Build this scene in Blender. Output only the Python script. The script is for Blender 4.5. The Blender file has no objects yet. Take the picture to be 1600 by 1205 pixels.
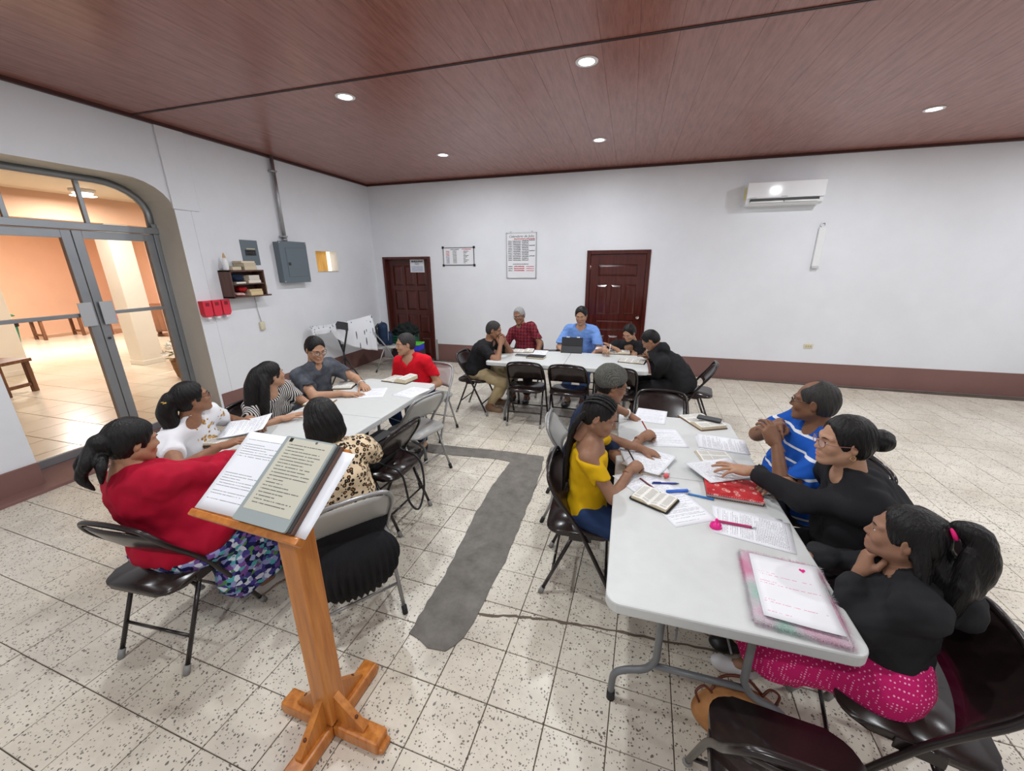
import bpy, bmesh, math, random
import numpy as np
from mathutils import Vector, Matrix
PI = math.pi
SC = bpy.context.scene
COL = SC.collection
rnd = random.Random(7)

# ------------------------------------------------------------------ camera
F_PX = 610.96                       # focal length in pixels of the 1600x1205 frame
CAM_H = 1.83
def cam_rot(a, b, c):               # rows: image right, image down, view direction
    ca, sa, cb, sb, cc, sc = math.cos(a), math.sin(a), math.cos(b), math.sin(b), math.cos(c), math.sin(c)
    Rz = np.array([[ca, sa, 0], [-sa, ca, 0], [0, 0, 1]])
    base = np.array([[1, 0, 0], [0, 0, -1], [0, 1, 0]])
    Rx = np.array([[1, 0, 0], [0, cb, -sb], [0, sb, cb]])
    Rr = np.array([[cc, sc, 0], [-sc, cc, 0], [0, 0, 1]])
    return Rr @ Rx @ base @ Rz
CR = cam_rot(.2831, .3006, .0076)
CAM = np.array([0, 0, CAM_H])
def ray(px, py): return CR.T @ np.array([(px - 800) / F_PX, (py - 602.5) / F_PX, 1.0])
def onz(px, py, z): d = ray(px, py); return CAM + d * (z - CAM_H) / d[2]
def ony(px, py, y): d = ray(px, py); return CAM + d * y / d[1]
def onx(px, py, x): d = ray(px, py); return CAM + d * x / d[0]
cd = bpy.data.cameras.new('camera'); cam = bpy.data.objects.new('camera', cd); COL.objects.link(cam)
cd.sensor_width = 36; cd.lens = 36 * F_PX / 1600; cd.clip_start = .02; cd.clip_end = 100
M = Matrix.Identity(4)
for i in range(3):
    M[i][0] = CR[0][i]; M[i][1] = -CR[1][i]; M[i][2] = -CR[2][i]
M[2][3] = CAM_H
cam.matrix_world = M
SC.camera = cam
# ------------------------------------------------------------------ world, exposure
w = bpy.data.worlds.new('world'); SC.world = w; w.use_nodes = True
w.node_tree.nodes['Background'].inputs[0].default_value = (.75, .82, .9, 1)
w.node_tree.nodes['Background'].inputs[1].default_value = .15
vs = SC.view_settings
vs.view_transform = 'Standard'; vs.look = 'None'; vs.gamma = 1; vs.use_curve_mapping = False
vs.exposure = 0.0
LAMP_W = 26.5                          # each ceiling downlight of the hall
# ------------------------------------------------------------------ room dimensions (metres)
WX, WY, CZ, BASE = -4.80, 6.96, 3.257, .333      # left wall, back wall, ceiling, painted base
EX, SY = 7.0, -3.0                                # right and rear walls, out of view
TH = .74                                          # table top height

# ------------------------------------------------------------------ materials
MATS = {}
def srgb(r, g, b):
    f = lambda c: (c / 255 / 12.92) if c / 255 <= .04045 else ((c / 255 + .055) / 1.055) ** 2.4
    return (f(r), f(g), f(b), 1)
class NT:
    def __init__(s, name):
        s.m = bpy.data.materials.new(name); s.m.use_nodes = True
        s.t = s.m.node_tree; s.b = s.t.nodes['Principled BSDF']
    def n(s, typ, ins=None, **kw):
        x = s.t.nodes.new(typ)
        for k, v in kw.items(): setattr(x, k, v)
        for k, v in (ins or {}).items():
            if isinstance(v, bpy.types.NodeSocket): s.t.links.new(v, x.inputs[k])
            else: x.inputs[k].default_value = v
        return x
    def link(s, a, b): s.t.links.new(a, b)
    def set(s, **kw):
        for k, v in kw.items():
            k = {'color': 'Base Color', 'rough': 'Roughness', 'metal': 'Metallic', 'spec': 'Specular IOR Level',
                 'normal': 'Normal', 'trans': 'Transmission Weight', 'alpha': 'Alpha', 'emit': 'Emission Color',
                 'estr': 'Emission Strength', 'ior': 'IOR', 'coat': 'Coat Weight', 'sss': 'Subsurface Weight'}[k]
            if isinstance(v, bpy.types.NodeSocket): s.t.links.new(v, s.b.inputs[k])
            else: s.b.inputs[k].default_value = v
    def co(s, kind='Object', scale=(1, 1, 1), rot=(0, 0, 0), loc=(0, 0, 0)):
        c = s.n('ShaderNodeTexCoord').outputs[kind]
        return s.n('ShaderNodeMapping', {'Vector': c, 'Scale': scale, 'Rotation': rot, 'Location': loc}).outputs[0]
    def noise(s, v, scale, detail=3, rough=.5):
        return s.n('ShaderNodeTexNoise', {'Vector': v, 'Scale': scale, 'Detail': detail, 'Roughness': rough}).outputs['Fac']
    def ramp(s, fac, stops, interp='LINEAR'):
        r = s.n('ShaderNodeValToRGB', {'Fac': fac}); cr = r.color_ramp; cr.interpolation = interp
        while len(cr.elements) < len(stops): cr.elements.new(.5)
        for e, (p, c) in zip(cr.elements, stops):
            e.position = p; e.color = c if len(c) == 4 else (*c, 1)
        return r.outputs[0]
    def mix(s, fac, a, b, mode='MIX'):
        x = s.n('ShaderNodeMix', data_type='RGBA', blend_type=mode)
        for i, v in ((0, fac), (6, a), (7, b)):
            if isinstance(v, bpy.types.NodeSocket): s.link(v, x.inputs[i])
            else: x.inputs[i].default_value = v
        return x.outputs[2]
    def math(s, op, a, b=0, c=0):
        x = s.n('ShaderNodeMath', operation=op)
        for i, v in enumerate((a, b, c)):
            if isinstance(v, bpy.types.NodeSocket): s.link(v, x.inputs[i])
            else: x.inputs[i].default_value = v
        return x.outputs[0]
    def bump(s, h, strength=.2, dist=.01):
        return s.n('ShaderNodeBump', {'Height': h, 'Strength': strength, 'Distance': dist}).outputs[0]
    def sep(s, v): return s.n('ShaderNodeSeparateXYZ', {'Vector': v}).outputs
def mat(name, color, rough=.5, metal=0, spec=.5, var=.0, vscale=8, bump=0, bscale=40, **kw):
    if name in MATS: return MATS[name]
    t = NT(name); t.set(color=color, rough=rough, metal=metal, spec=spec, **kw)
    if var or bump:
        v = t.co()
        if var:
            n = t.noise(v, vscale, 4)
            lo = tuple(max(0, c * (1 - var)) for c in color[:3]) + (1,); hi = tuple(min(1, c * (1 + var)) for c in color[:3]) + (1,)
            t.set(color=t.ramp(n, [(.3, lo), (.7, hi)]))
        if bump: t.set(normal=t.bump(t.noise(v, bscale, 3), bump, .004))
    MATS[name] = t.m
    return t.m

# ------------------------------------------------------------------ objects
def obj(name, me, m=None, parent=None, label=None, smooth=True):
    if isinstance(me, bmesh.types.BMesh):
        b = me; me = bpy.data.meshes.new(name); b.to_mesh(me); b.free()
    if m is not None and not me.materials: me.materials.append(m)
    if smooth and me.polygons: me.polygons.foreach_set('use_smooth', [True] * len(me.polygons))
    o = bpy.data.objects.new(name, me); COL.objects.link(o)
    if parent: o.parent = parent
    if label: o['label'] = label
    return o
def thing(name, label, cat, loc=(0, 0, 0), rotz=0, group=None):
    o = bpy.data.objects.new(name, None); COL.objects.link(o); o.empty_display_size = .1
    o.location = loc; o.rotation_euler = (0, 0, rotz)
    return tag(o, label, cat, group)
def tag(o, label, cat, group=None):
    o['label'] = label; o['category'] = cat
    if group: o['group'] = group
    return o
def struct(o): o['kind'] = 'structure'; return o
def copy_tree(o, parent=None):
    c = o.copy(); COL.objects.link(c)
    if parent: c.parent = parent
    for ch in list(o.children): copy_tree(ch, c)
    return c
def pydata(name, V, Fc):
    me = bpy.data.meshes.new(name); me.from_pydata([tuple(map(float, v)) for v in V], [], Fc); me.update(); return me
def add_box(bm, lo, hi, bev=0, mtx=None, seg=2):
    c = [(a + b) / 2 for a, b in zip(lo, hi)]; s = [abs(b - a) for a, b in zip(lo, hi)]
    r = bmesh.ops.create_cube(bm, size=1, matrix=Matrix.Translation(c) @ Matrix.Diagonal((*s, 1)))
    vs_ = r['verts']
    if bev:
        es = list({e for v in vs_ for e in v.link_edges})
        g = bmesh.ops.bevel(bm, geom=es, offset=bev, segments=seg, affect='EDGES', profile=.5)
        vs_ = list({v for f in g['faces'] for v in f.verts} | {v for v in vs_ if v.is_valid})
    if mtx is not None: bmesh.ops.transform(bm, matrix=mtx, verts=vs_)
    return vs_
def box(lo, hi, bev=0, mtx=None, seg=2):
    bm = bmesh.new(); add_box(bm, lo, hi, bev, mtx, seg); return bm
def catmull(pts, n=6, closed=False):
    P = [Vector(p) for p in pts]
    if len(P) < 3 or n < 2: return P
    out = []; N = len(P)
    for i in range(N if closed else N - 1):
        p0 = P[(i - 1) % N] if closed or i > 0 else P[0] * 2 - P[1]
        p1 = P[i]; p2 = P[(i + 1) % N]
        p3 = P[(i + 2) % N] if closed or i + 2 < N else P[-1] * 2 - P[-2]
        for k in range(n):
            t = k / n
            out.append(.5 * ((2 * p1) + (p2 - p0) * t + (2 * p0 - 5 * p1 + 4 * p2 - p3) * t * t + (3 * p1 - p0 - 3 * p2 + p3) * t ** 3))
    if not closed: out.append(P[-1])
    return out
def add_tube(bm, pts, r, seg=8, closed=False, flat=None):
    """sweep a circle (or an ellipse: flat=(ra, rb, up)) of radius r (number or list) along pts"""
    P = [Vector(p) for p in pts]; n = len(P)
    rs = r if isinstance(r, (list, tuple)) else [r] * n
    rings = []; ref = None
    for i in range(n):
        if closed: d = (P[(i + 1) % n] - P[i - 1])
        else: d = (P[min(i + 1, n - 1)] - P[max(i - 1, 0)])
        d = d.normalized() if d.length > 1e-9 else Vector((0, 0, 1))
        if flat: ref = Vector(flat[2])
        elif ref is None: ref = Vector((0, 0, 1)) if abs(d.z) < .9 else Vector((0, 1, 0))
        u = (ref - d * ref.dot(d)).normalized(); v = d.cross(u)
        if not flat: ref = u
        ra, rb = (flat[0], flat[1]) if flat else (rs[i], rs[i])
        rings.append([bm.verts.new(P[i] + u * (ra * math.cos(2 * PI * k / seg)) + v * (rb * math.sin(2 * PI * k / seg))) for k in range(seg)])
    for i in range(n if closed else n - 1):
        A, B = rings[i], rings[(i + 1) % n]
        for k in range(seg): bm.faces.new((A[k], A[(k + 1) % seg], B[(k + 1) % seg], B[k]))
    if not closed:
        bm.faces.new(rings[0][::-1]); bm.faces.new(rings[-1])
def tube(pts, r, seg=8, closed=False, flat=None):
    bm = bmesh.new(); add_tube(bm, pts, r, seg, closed, flat); return bm
def add_prism(bm, poly, z0, z1, mtx=None):
    """extrude a 2-D outline from z0 to z1"""
    a = [bm.verts.new((x, y, z0)) for x, y in poly]; b = [bm.verts.new((x, y, z1)) for x, y in poly]
    n = len(poly)
    bm.faces.new(a[::-1]); bm.faces.new(b)
    for i in range(n): bm.faces.new((a[i], a[(i + 1) % n], b[(i + 1) % n], b[i]))
    if mtx is not None: bmesh.ops.transform(bm, matrix=mtx, verts=a + b)
def prism(poly, z0, z1, mtx=None):
    bm = bmesh.new(); add_prism(bm, poly, z0, z1, mtx); bmesh.ops.recalc_face_normals(bm, faces=bm.faces); return bm
def rrect(w, h, r, n=4, cx=0, cy=0):
    out = []
    for sx, sy, a0 in ((1, 1, 0), (-1, 1, 90), (-1, -1, 180), (1, -1, 270)):
        for k in range(n + 1):
            a = math.radians(a0 + 90 * k / n)
            out.append((cx + sx * (w / 2 - r) + r * math.cos(a), cy + sy * (h / 2 - r) + r * math.sin(a)))
    return out
def add_lathe(bm, prof, seg=16, mtx=None, caps=True):
    rings = []
    for r, z in prof:
        rings.append([bm.verts.new((r * math.cos(2 * PI * k / seg), r * math.sin(2 * PI * k / seg), z)) for k in range(seg)])
    for A, B in zip(rings, rings[1:]):
        for k in range(seg): bm.faces.new((A[k], A[(k + 1) % seg], B[(k + 1) % seg], B[k]))
    if caps: bm.faces.new(rings[0][::-1]); bm.faces.new(rings[-1])
    if mtx is not None: bmesh.ops.transform(bm, matrix=mtx, verts=[v for r in rings for v in r])
def lathe(prof, seg=16, mtx=None, caps=True):
    bm = bmesh.new(); add_lathe(bm, prof, seg, mtx, caps); return bm
def T(x, y, z): return Matrix.Translation((x, y, z))
def Rz(a): return Matrix.Rotation(math.radians(a), 4, 'Z')
def Rx(a): return Matrix.Rotation(math.radians(a), 4, 'X')
def Ry(a): return Matrix.Rotation(math.radians(a), 4, 'Y')
# ------------------------------------------------------------------ signed-distance modelling (bodies, hair, clothes)
class SDF:
    def __init__(s, lo, hi, h):
        s.h = h; s.lo = np.array(lo, float); s.n = np.ceil((np.array(hi, float) - s.lo) / h).astype(int) + 1
        s.ax = [s.lo[i] + h * np.arange(s.n[i]) for i in range(3)]
        s.F = np.full(s.n, 1.0, np.float32)
    def blk(s, lo, hi, m):
        i0 = np.clip(np.floor((np.array(lo) - m - s.lo) / s.h).astype(int), 0, s.n)
        i1 = np.clip(np.ceil((np.array(hi) + m - s.lo) / s.h).astype(int) + 1, 0, s.n)
        if (i1 <= i0).any(): return None, None
        sl = tuple(slice(a, b) for a, b in zip(i0, i1))
        g = [s.ax[i][sl[i]].astype(np.float32) for i in range(3)]
        return sl, (g[0][:, None, None], g[1][None, :, None], g[2][None, None, :])
    def _put(s, sl, d, k, op):
        a = s.F[sl]
        if op == 'add':
            if k > 0:
                hh = np.maximum(k - np.abs(a - d), 0) / k; s.F[sl] = np.minimum(a, d) - hh * hh * k * .25
            else: s.F[sl] = np.minimum(a, d)
        else:
            d = -d
            if k > 0:
                hh = np.maximum(k - np.abs(a - d), 0) / k; s.F[sl] = np.maximum(a, d) + hh * hh * k * .25
            else: s.F[sl] = np.maximum(a, d)
    def cone(s, a, b, r1, r2=None, k=.02, op='add'):
        r2 = r1 if r2 is None else r2; a = np.array(a, float); b = np.array(b, float); r = max(r1, r2)
        sl, g = s.blk(np.minimum(a, b) - r, np.maximum(a, b) + r, k + 2 * s.h)
        if sl is None: return
        ab = b - a; L = max(ab @ ab, 1e-9)
        p = [g[i] - a[i] for i in range(3)]
        t = np.clip((p[0] * ab[0] + p[1] * ab[1] + p[2] * ab[2]) / L, 0, 1)
        d = np.sqrt((p[0] - t * ab[0]) ** 2 + (p[1] - t * ab[1]) ** 2 + (p[2] - t * ab[2]) ** 2) - (r1 + (r2 - r1) * t)
        s._put(sl, d, k, op)
    def ell(s, c, r, rot=None, k=.02, op='add'):
        c = np.array(c, float); r = np.array(r, float); m = r.max() if rot is not None else r
        sl, g = s.blk(c - m, c + m, k + 2 * s.h)
        if sl is None: return
        p = [g[i] - c[i] for i in range(3)]
        if rot is not None:
            R_ = np.array(rot, float)          # columns = axes
            p = [p[0] * R_[0, j] + p[1] * R_[1, j] + p[2] * R_[2, j] for j in range(3)]
        k0 = np.sqrt((p[0] / r[0]) ** 2 + (p[1] / r[1]) ** 2 + (p[2] / r[2]) ** 2)
        k1 = np.sqrt((p[0] / r[0] ** 2) ** 2 + (p[1] / r[1] ** 2) ** 2 + (p[2] / r[2] ** 2) ** 2)
        s._put(sl, k0 * (k0 - 1) / np.maximum(k1, 1e-6), k, op)
    def box(s, c, hs, rd=.0, k=.0, op='add', rot=None):
        c = np.array(c, float); hs = np.array(hs, float); m = np.linalg.norm(hs) if rot is not None else hs
        sl, g = s.blk(c - m, c + m, k + 2 * s.h + rd)
        if sl is None: return
        p = [g[i] - c[i] for i in range(3)]
        if rot is not None:
            R_ = np.array(rot, float); p = [p[0] * R_[0, j] + p[1] * R_[1, j] + p[2] * R_[2, j] for j in range(3)]
        q = [np.abs(p[i]) - (hs[i] - rd) for i in range(3)]
        d = np.sqrt(np.maximum(q[0], 0) ** 2 + np.maximum(q[1], 0) ** 2 + np.maximum(q[2], 0) ** 2) + np.minimum(np.maximum(np.maximum(q[0], q[1]), q[2]), 0) - rd
        s._put(sl, d, k, op)
    def merge(s, o, k=0): s._put((slice(None),) * 3, o.F, k, "add")
    def like(s):
        o = SDF.__new__(SDF); o.h = s.h; o.lo = s.lo; o.n = s.n; o.ax = s.ax; o.F = np.full(s.n, 1.0, np.float32); return o
    def cut(s, p, n, k=0):
        """remove the half space in front of the plane (p, n)"""
        n = np.array(n, float); n /= np.linalg.norm(n); g = [a.astype(np.float32) for a in s.ax]
        d = (g[0][:, None, None] - p[0]) * n[0] + (g[1][None, :, None] - p[1]) * n[1] + (g[2][None, None, :] - p[2]) * n[2]
        s._put((slice(None),) * 3, -d, k, 'sub')
    def warp(s, fn):
        g = [a.astype(np.float32) for a in s.ax]
        s.F = s.F + fn(g[0][:, None, None], g[1][None, :, None], g[2][None, None, :]).astype(np.float32)
    def mesh(s):
        F = s.F; F[0] = F[-1] = 1; F[:, 0] = F[:, -1] = 1; F[:, :, 0] = F[:, :, -1] = 1
        N = F < 0; n = s.n
        c = np.zeros(n - 1, np.int8)
        for i in (0, 1):
            for j in (0, 1):
                for k in (0, 1): c += N[i:n[0] - 1 + i, j:n[1] - 1 + j, k:n[2] - 1 + k]
        act = np.argwhere((c > 0) & (c < 8))
        if not len(act): return np.zeros((0, 3)), np.zeros((0, 4), int)
        idx = np.full(n - 1, -1, np.int64); idx[tuple(act.T)] = np.arange(len(act))
        cor = [(i, j, k) for i in (0, 1) for j in (0, 1) for k in (0, 1)]
        val = np.stack([F[tuple((act + np.array(o)).T)] for o in cor], 1)
        acc = np.zeros((len(act), 3)); cnt = np.zeros(len(act))
        for a in range(8):
            for b in range(a + 1, 8):
                if sum(abs(x - y) for x, y in zip(cor[a], cor[b])) != 1: continue
                va, vb = val[:, a], val[:, b]; m = (va < 0) != (vb < 0)
                t = np.where(m, va / np.where(m, va - vb, 1), 0)
                p = np.array(cor[a])[None] + t[:, None] * (np.array(cor[b]) - np.array(cor[a]))[None]
                acc += np.where(m[:, None], p, 0); cnt += m
        V = s.lo + s.h * (act + acc / cnt[:, None])
        Q = []
        for ax in range(3):
            A = [slice(0, n[i] - 1) if i == ax else slice(1, n[i] - 1) for i in range(3)]
            B = [slice(1, n[i]) if i == ax else slice(1, n[i] - 1) for i in range(3)]
            a_, b_ = N[tuple(A)], N[tuple(B)]
            for flip, m in ((False, a_ & ~b_), (True, ~a_ & b_)):
                e = np.argwhere(m)
                if not len(e): continue
                for i in range(3):
                    if i != ax: e[:, i] += 1
                u, v = [(1, 2), (2, 0), (0, 1)][ax]
                def at(du, dv):
                    q = e.copy(); q[:, u] += du; q[:, v] += dv; return idx[tuple(q.T)]
                q = np.stack([at(-1, -1), at(0, -1), at(0, 0), at(-1, 0)], 1)
                Q.append(q[:, ::-1] if flip else q)
        return V, np.concatenate(Q)
def relax(V, Q, it=2, lam=.5):
    E_ = np.concatenate([Q[:, [0, 1]], Q[:, [1, 2]], Q[:, [2, 3]], Q[:, [3, 0]]])
    for _ in range(it):
        S = np.zeros_like(V); c = np.zeros(len(V))
        np.add.at(S, E_[:, 0], V[E_[:, 1]]); np.add.at(c, E_[:, 0], 1)
        np.add.at(S, E_[:, 1], V[E_[:, 0]]); np.add.at(c, E_[:, 1], 1)
        V = V + lam * (S / np.maximum(c, 1)[:, None] - V)
    return V
def normals(V, Q):
    nn = np.cross(V[Q[:, 2]] - V[Q[:, 0]], V[Q[:, 3]] - V[Q[:, 1]])
    N = np.zeros_like(V)
    for k in range(4): np.add.at(N, Q[:, k], nn)
    return N / np.maximum(np.linalg.norm(N, axis=1), 1e-12)[:, None]
def npmesh(name, V, Q, mats=(), mi=None):
    me = bpy.data.meshes.new(name)
    me.vertices.add(len(V)); me.vertices.foreach_set('co', np.asarray(V, np.float32).ravel())
    me.loops.add(Q.size); me.loops.foreach_set('vertex_index', Q.ravel().astype(np.int32))
    me.polygons.add(len(Q)); me.polygons.foreach_set('loop_start', np.arange(0, Q.size, 4, dtype=np.int32))
    for m in mats: me.materials.append(m)
    if mi is not None: me.polygons.foreach_set('material_index', mi.astype(np.int32))
    me.polygons.foreach_set('use_smooth', np.ones(len(Q), bool))
    me.update(calc_edges=True); me.validate()
    return me
def ripple(V, N, amp, freq, seed=0, n=6, aniso=(1, 1, 1)):
    r = np.random.RandomState(seed); d = np.zeros(len(V))
    for _ in range(n):
        k = r.randn(3) * np.array(aniso); k *= freq * r.uniform(.6, 1.5) / max(np.linalg.norm(k), 1e-6)
        d += np.sin(V @ k + r.uniform(0, 6.28) + 1.3 * np.sin(V @ (r.randn(3) * freq * .35)))
    return V + N * (amp * d / math.sqrt(n))[:, None]
# ------------------------------------------------------------------ people: templates in local frames (x right, y forward, z up)
def V3(*a): return np.array(a, float)
def unit(v): v = np.array(v, float); return v / max(np.linalg.norm(v), 1e-9)
def rot_axis(ax, ang):
    ax = unit(ax); K = np.array([[0, -ax[2], ax[1]], [ax[2], 0, -ax[0]], [-ax[1], ax[0], 0]])
    return np.eye(3) + math.sin(ang) * K + (1 - math.cos(ang)) * K @ K
def rz3(deg): return rot_axis((0, 0, 1), math.radians(deg))
def head_template(jaw=1.0, nose=1.0, wide=1.0, h=.0046):
    S = SDF((-.12, -.15, -.20), (.12, .15, .16), h); w = wide
    S.ell((0, -.014, .030), (.076 * w, .097, .090), k=.02)
    S.ell((0, .022, -.028), (.063 * w, .068, .088), k=.03)
    for x in (-1, 1):
        S.cone((x * .050 * w, .0, -.052), (x * .014, .066, -.096 * jaw), .026, .021, k=.025)
        S.ell((x * .037 * w, .066, -.026), (.026, .022, .024), k=.02)
        S.cone((x * .048 * w, .070, .026), (x * .014, .087, .023), .0095, .010, k=.014)
    S.ell((0, .078, -.098 * jaw), (.020, .017, .016), k=.016)
    S.ell((0, .082, -.062), (.028, .016, .018), k=.015)
    S.cone((0, .084, .012), (0, .104, -.027), .0075, .0115 * nose, k=.012)
    for x in (-1, 1):
        S.ell((x * .0125 * nose, .094, -.031), (.0085, .011, .0075), k=.007)
        S.ell((x * .031, .101, .004), (.0185, .017, .0105), k=.010, op='sub')
        S.ell((x * .031, .073, .0035), (.0155, .0145, .0125), k=.004)
    S.ell((0, .0935, -.0575), (.023, .0085, .0062), k=.005)
    S.ell((0, .0925, -.0685), (.019, .0088, .0072), k=.005)
    S.cone((-.024, .099, -.0625), (.024, .099, -.0625), .0028, .0028, k=.003, op='sub')
    S.cone((0, -.022, -.05), (0, -.05, -.19), .050, .052, k=.03)
    for x in (-1, 1):
        R_ = rot_axis((0, 0, 1), -x * .35) @ rot_axis((1, 0, 0), -.15)
        S.ell((x * .079 * w, -.010, -.004), (.0085, .019, .032), rot=R_, k=.008)
        S.ell((x * .088 * w, -.006, .002), (.005, .010, .018), rot=R_, k=.004, op='sub')
    V, Q = S.mesh(); return relax(V, Q, 1, .4), Q
def hand_template(curl, thumb, spread=1.0, h=.0040):
    """right hand, palm down, wrist at the origin; curl = (knuckle, middle, end) in degrees per finger"""
    S = SDF((-.11, -.05, -.12), (.08, .21, .06), h)
    S.cone((0, -.04, 0), (0, .005, 0), .0265, .024, k=.01)
    S.ell((0, .05, -.003), (.041, .052, .0165), k=.02)
    S.ell((-.022, .035, -.012), (.020, .034, .016), k=.015)
    S.ell((.024, .04, -.010), (.015, .036, .014), k=.015)
    base = [(-.0285, .086, .001), (-.0095, .091, .003), (.0105, .087, .001), (.0285, .077, -.003)]
    Ls = [(.041, .025, .020), (.046, .029, .021), (.042, .027, .020), (.032, .020, .018)]
    for i, (b, L) in enumerate(zip(base, Ls)):
        p = V3(*b); a = 0; yaw = spread * (-.13, -.03, .06, .17)[i]
        S.cone((b[0] * .55, .03, -.002), p, .013, .0108, k=.012)
        c = curl[i] if isinstance(curl[0], (tuple, list)) else curl
        r = .0098 - .0009 * (i == 3)
        for j in range(3):
            a += math.radians(c[j])
            q = p + L[j] * V3(math.sin(yaw) * math.cos(a), math.cos(yaw) * math.cos(a), -math.sin(a))
            S.cone(p, q, r, r - .0011, k=.0035); p = q; r -= .0009
    for a, b, r1, r2 in zip(thumb[:-1], thumb[1:], (.0155, .0125, .0105), (.0125, .0105, .0090)): S.cone(a, b, r1, r2, k=.006)
    V, Q = S.mesh(); return relax(V, Q, 1, .4), Q
TH_OPEN = [(-.018, .020, -.010), (-.045, .048, -.018), (-.062, .078, -.020), (-.070, .104, -.020)]
TH_GRIP = [(-.018, .020, -.012), (-.044, .050, -.028), (-.044, .083, -.040), (-.030, .103, -.046)]
TH_FIST = [(-.018, .020, -.012), (-.042, .048, -.030), (-.030, .078, -.046), (-.006, .090, -.050)]
HANDS = {
    'relaxed': hand_template([(14, 20, 12), (18, 24, 14), (22, 28, 16), (26, 30, 18)], TH_OPEN),
    'flat': hand_template([(4, 6, 4), (5, 7, 5), (6, 8, 6), (8, 10, 8)], TH_OPEN, 1.3),
    'pen': hand_template([(38, 48, 22), (46, 56, 26), (56, 68, 34), (62, 74, 38)], TH_GRIP, .4),
    'fist': hand_template([(66, 88, 50), (68, 92, 52), (70, 94, 54), (70, 92, 54)], TH_FIST, .2),
    'spread': hand_template([(-4, 14, 12), (0, 12, 10), (4, 18, 14), (8, 24, 18)], TH_OPEN, 2.4),
    'hold': hand_template([(30, 34, 20), (33, 36, 22), (36, 40, 24), (40, 42, 26)], TH_GRIP, .6),
}
HEADS = {'m': head_template(1.06, 1.12, 1.03), 'f': head_template(.97, .95, .97), 'wide': head_template(1.0, 1.1, 1.10), 'kid': head_template(.90, .88, 1.0)}
def skin_mat(name, col):
    if name in MATS: return MATS[name]
    t = NT(name); v = t.co(); n = t.noise(v, 25, 4); c2 = tuple(c * .86 for c in col[:3]) + (1,)
    t.set(color=t.ramp(n, [(.3, c2), (.7, col)]), rough=.52, spec=.35, sss=.06, normal=t.bump(t.noise(v, 260, 2), .08, .002))
    t.b.inputs['Subsurface Radius'].default_value = (.012, .005, .003)
    MATS[name] = t.m; return t.m
def hair_mat(name, col, rough=.42):
    if name in MATS: return MATS[name]
    t = NT(name); v = t.co(scale=(1, 1, .18)); n = t.noise(v, 130, 3); c2 = tuple(min(1, c * 1.7 + .001) for c in col[:3]) + (1,)
    t.set(color=t.ramp(n, [(.35, col), (.75, c2)]), rough=rough, spec=.28, normal=t.bump(n, .7, .006)); MATS[name] = t.m; return t.m
def cloth_mat(name, col, var=.12, rough=.85):
    if name in MATS: return MATS[name]
    t = NT(name); v = t.co(); n = t.noise(v, 9, 4); c2 = tuple(c * (1 - var) for c in col[:3]) + (1,); c3 = tuple(min(1, c * (1 + var)) for c in col[:3]) + (1,)
    t.set(color=t.ramp(n, [(.3, c2), (.7, c3)]), rough=rough, spec=.25, normal=t.bump(t.mix(.5, t.noise(v, 900, 2), t.noise(v, 40, 4)), .25, .004)); MATS[name] = t.m; return t.m
LIP = {}
def ik(a, b, l1, l2, hint):
    d = b - a; L = np.linalg.norm(d); u = d / max(L, 1e-6)
    if L > (l1 + l2) * .995: L = (l1 + l2) * .995; b = a + u * L
    x = (l1 * l1 - l2 * l2 + L * L) / (2 * L); y = math.sqrt(max(l1 * l1 - x * x, 0))
    h = hint - u * (hint @ u); h = unit(h)
    return a + u * x + h * y, b
def basis(yv, zv):
    y = unit(yv); x = unit(np.cross(y, zv)); return np.stack([x, y, np.cross(x, y)], 1)   # columns
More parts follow.
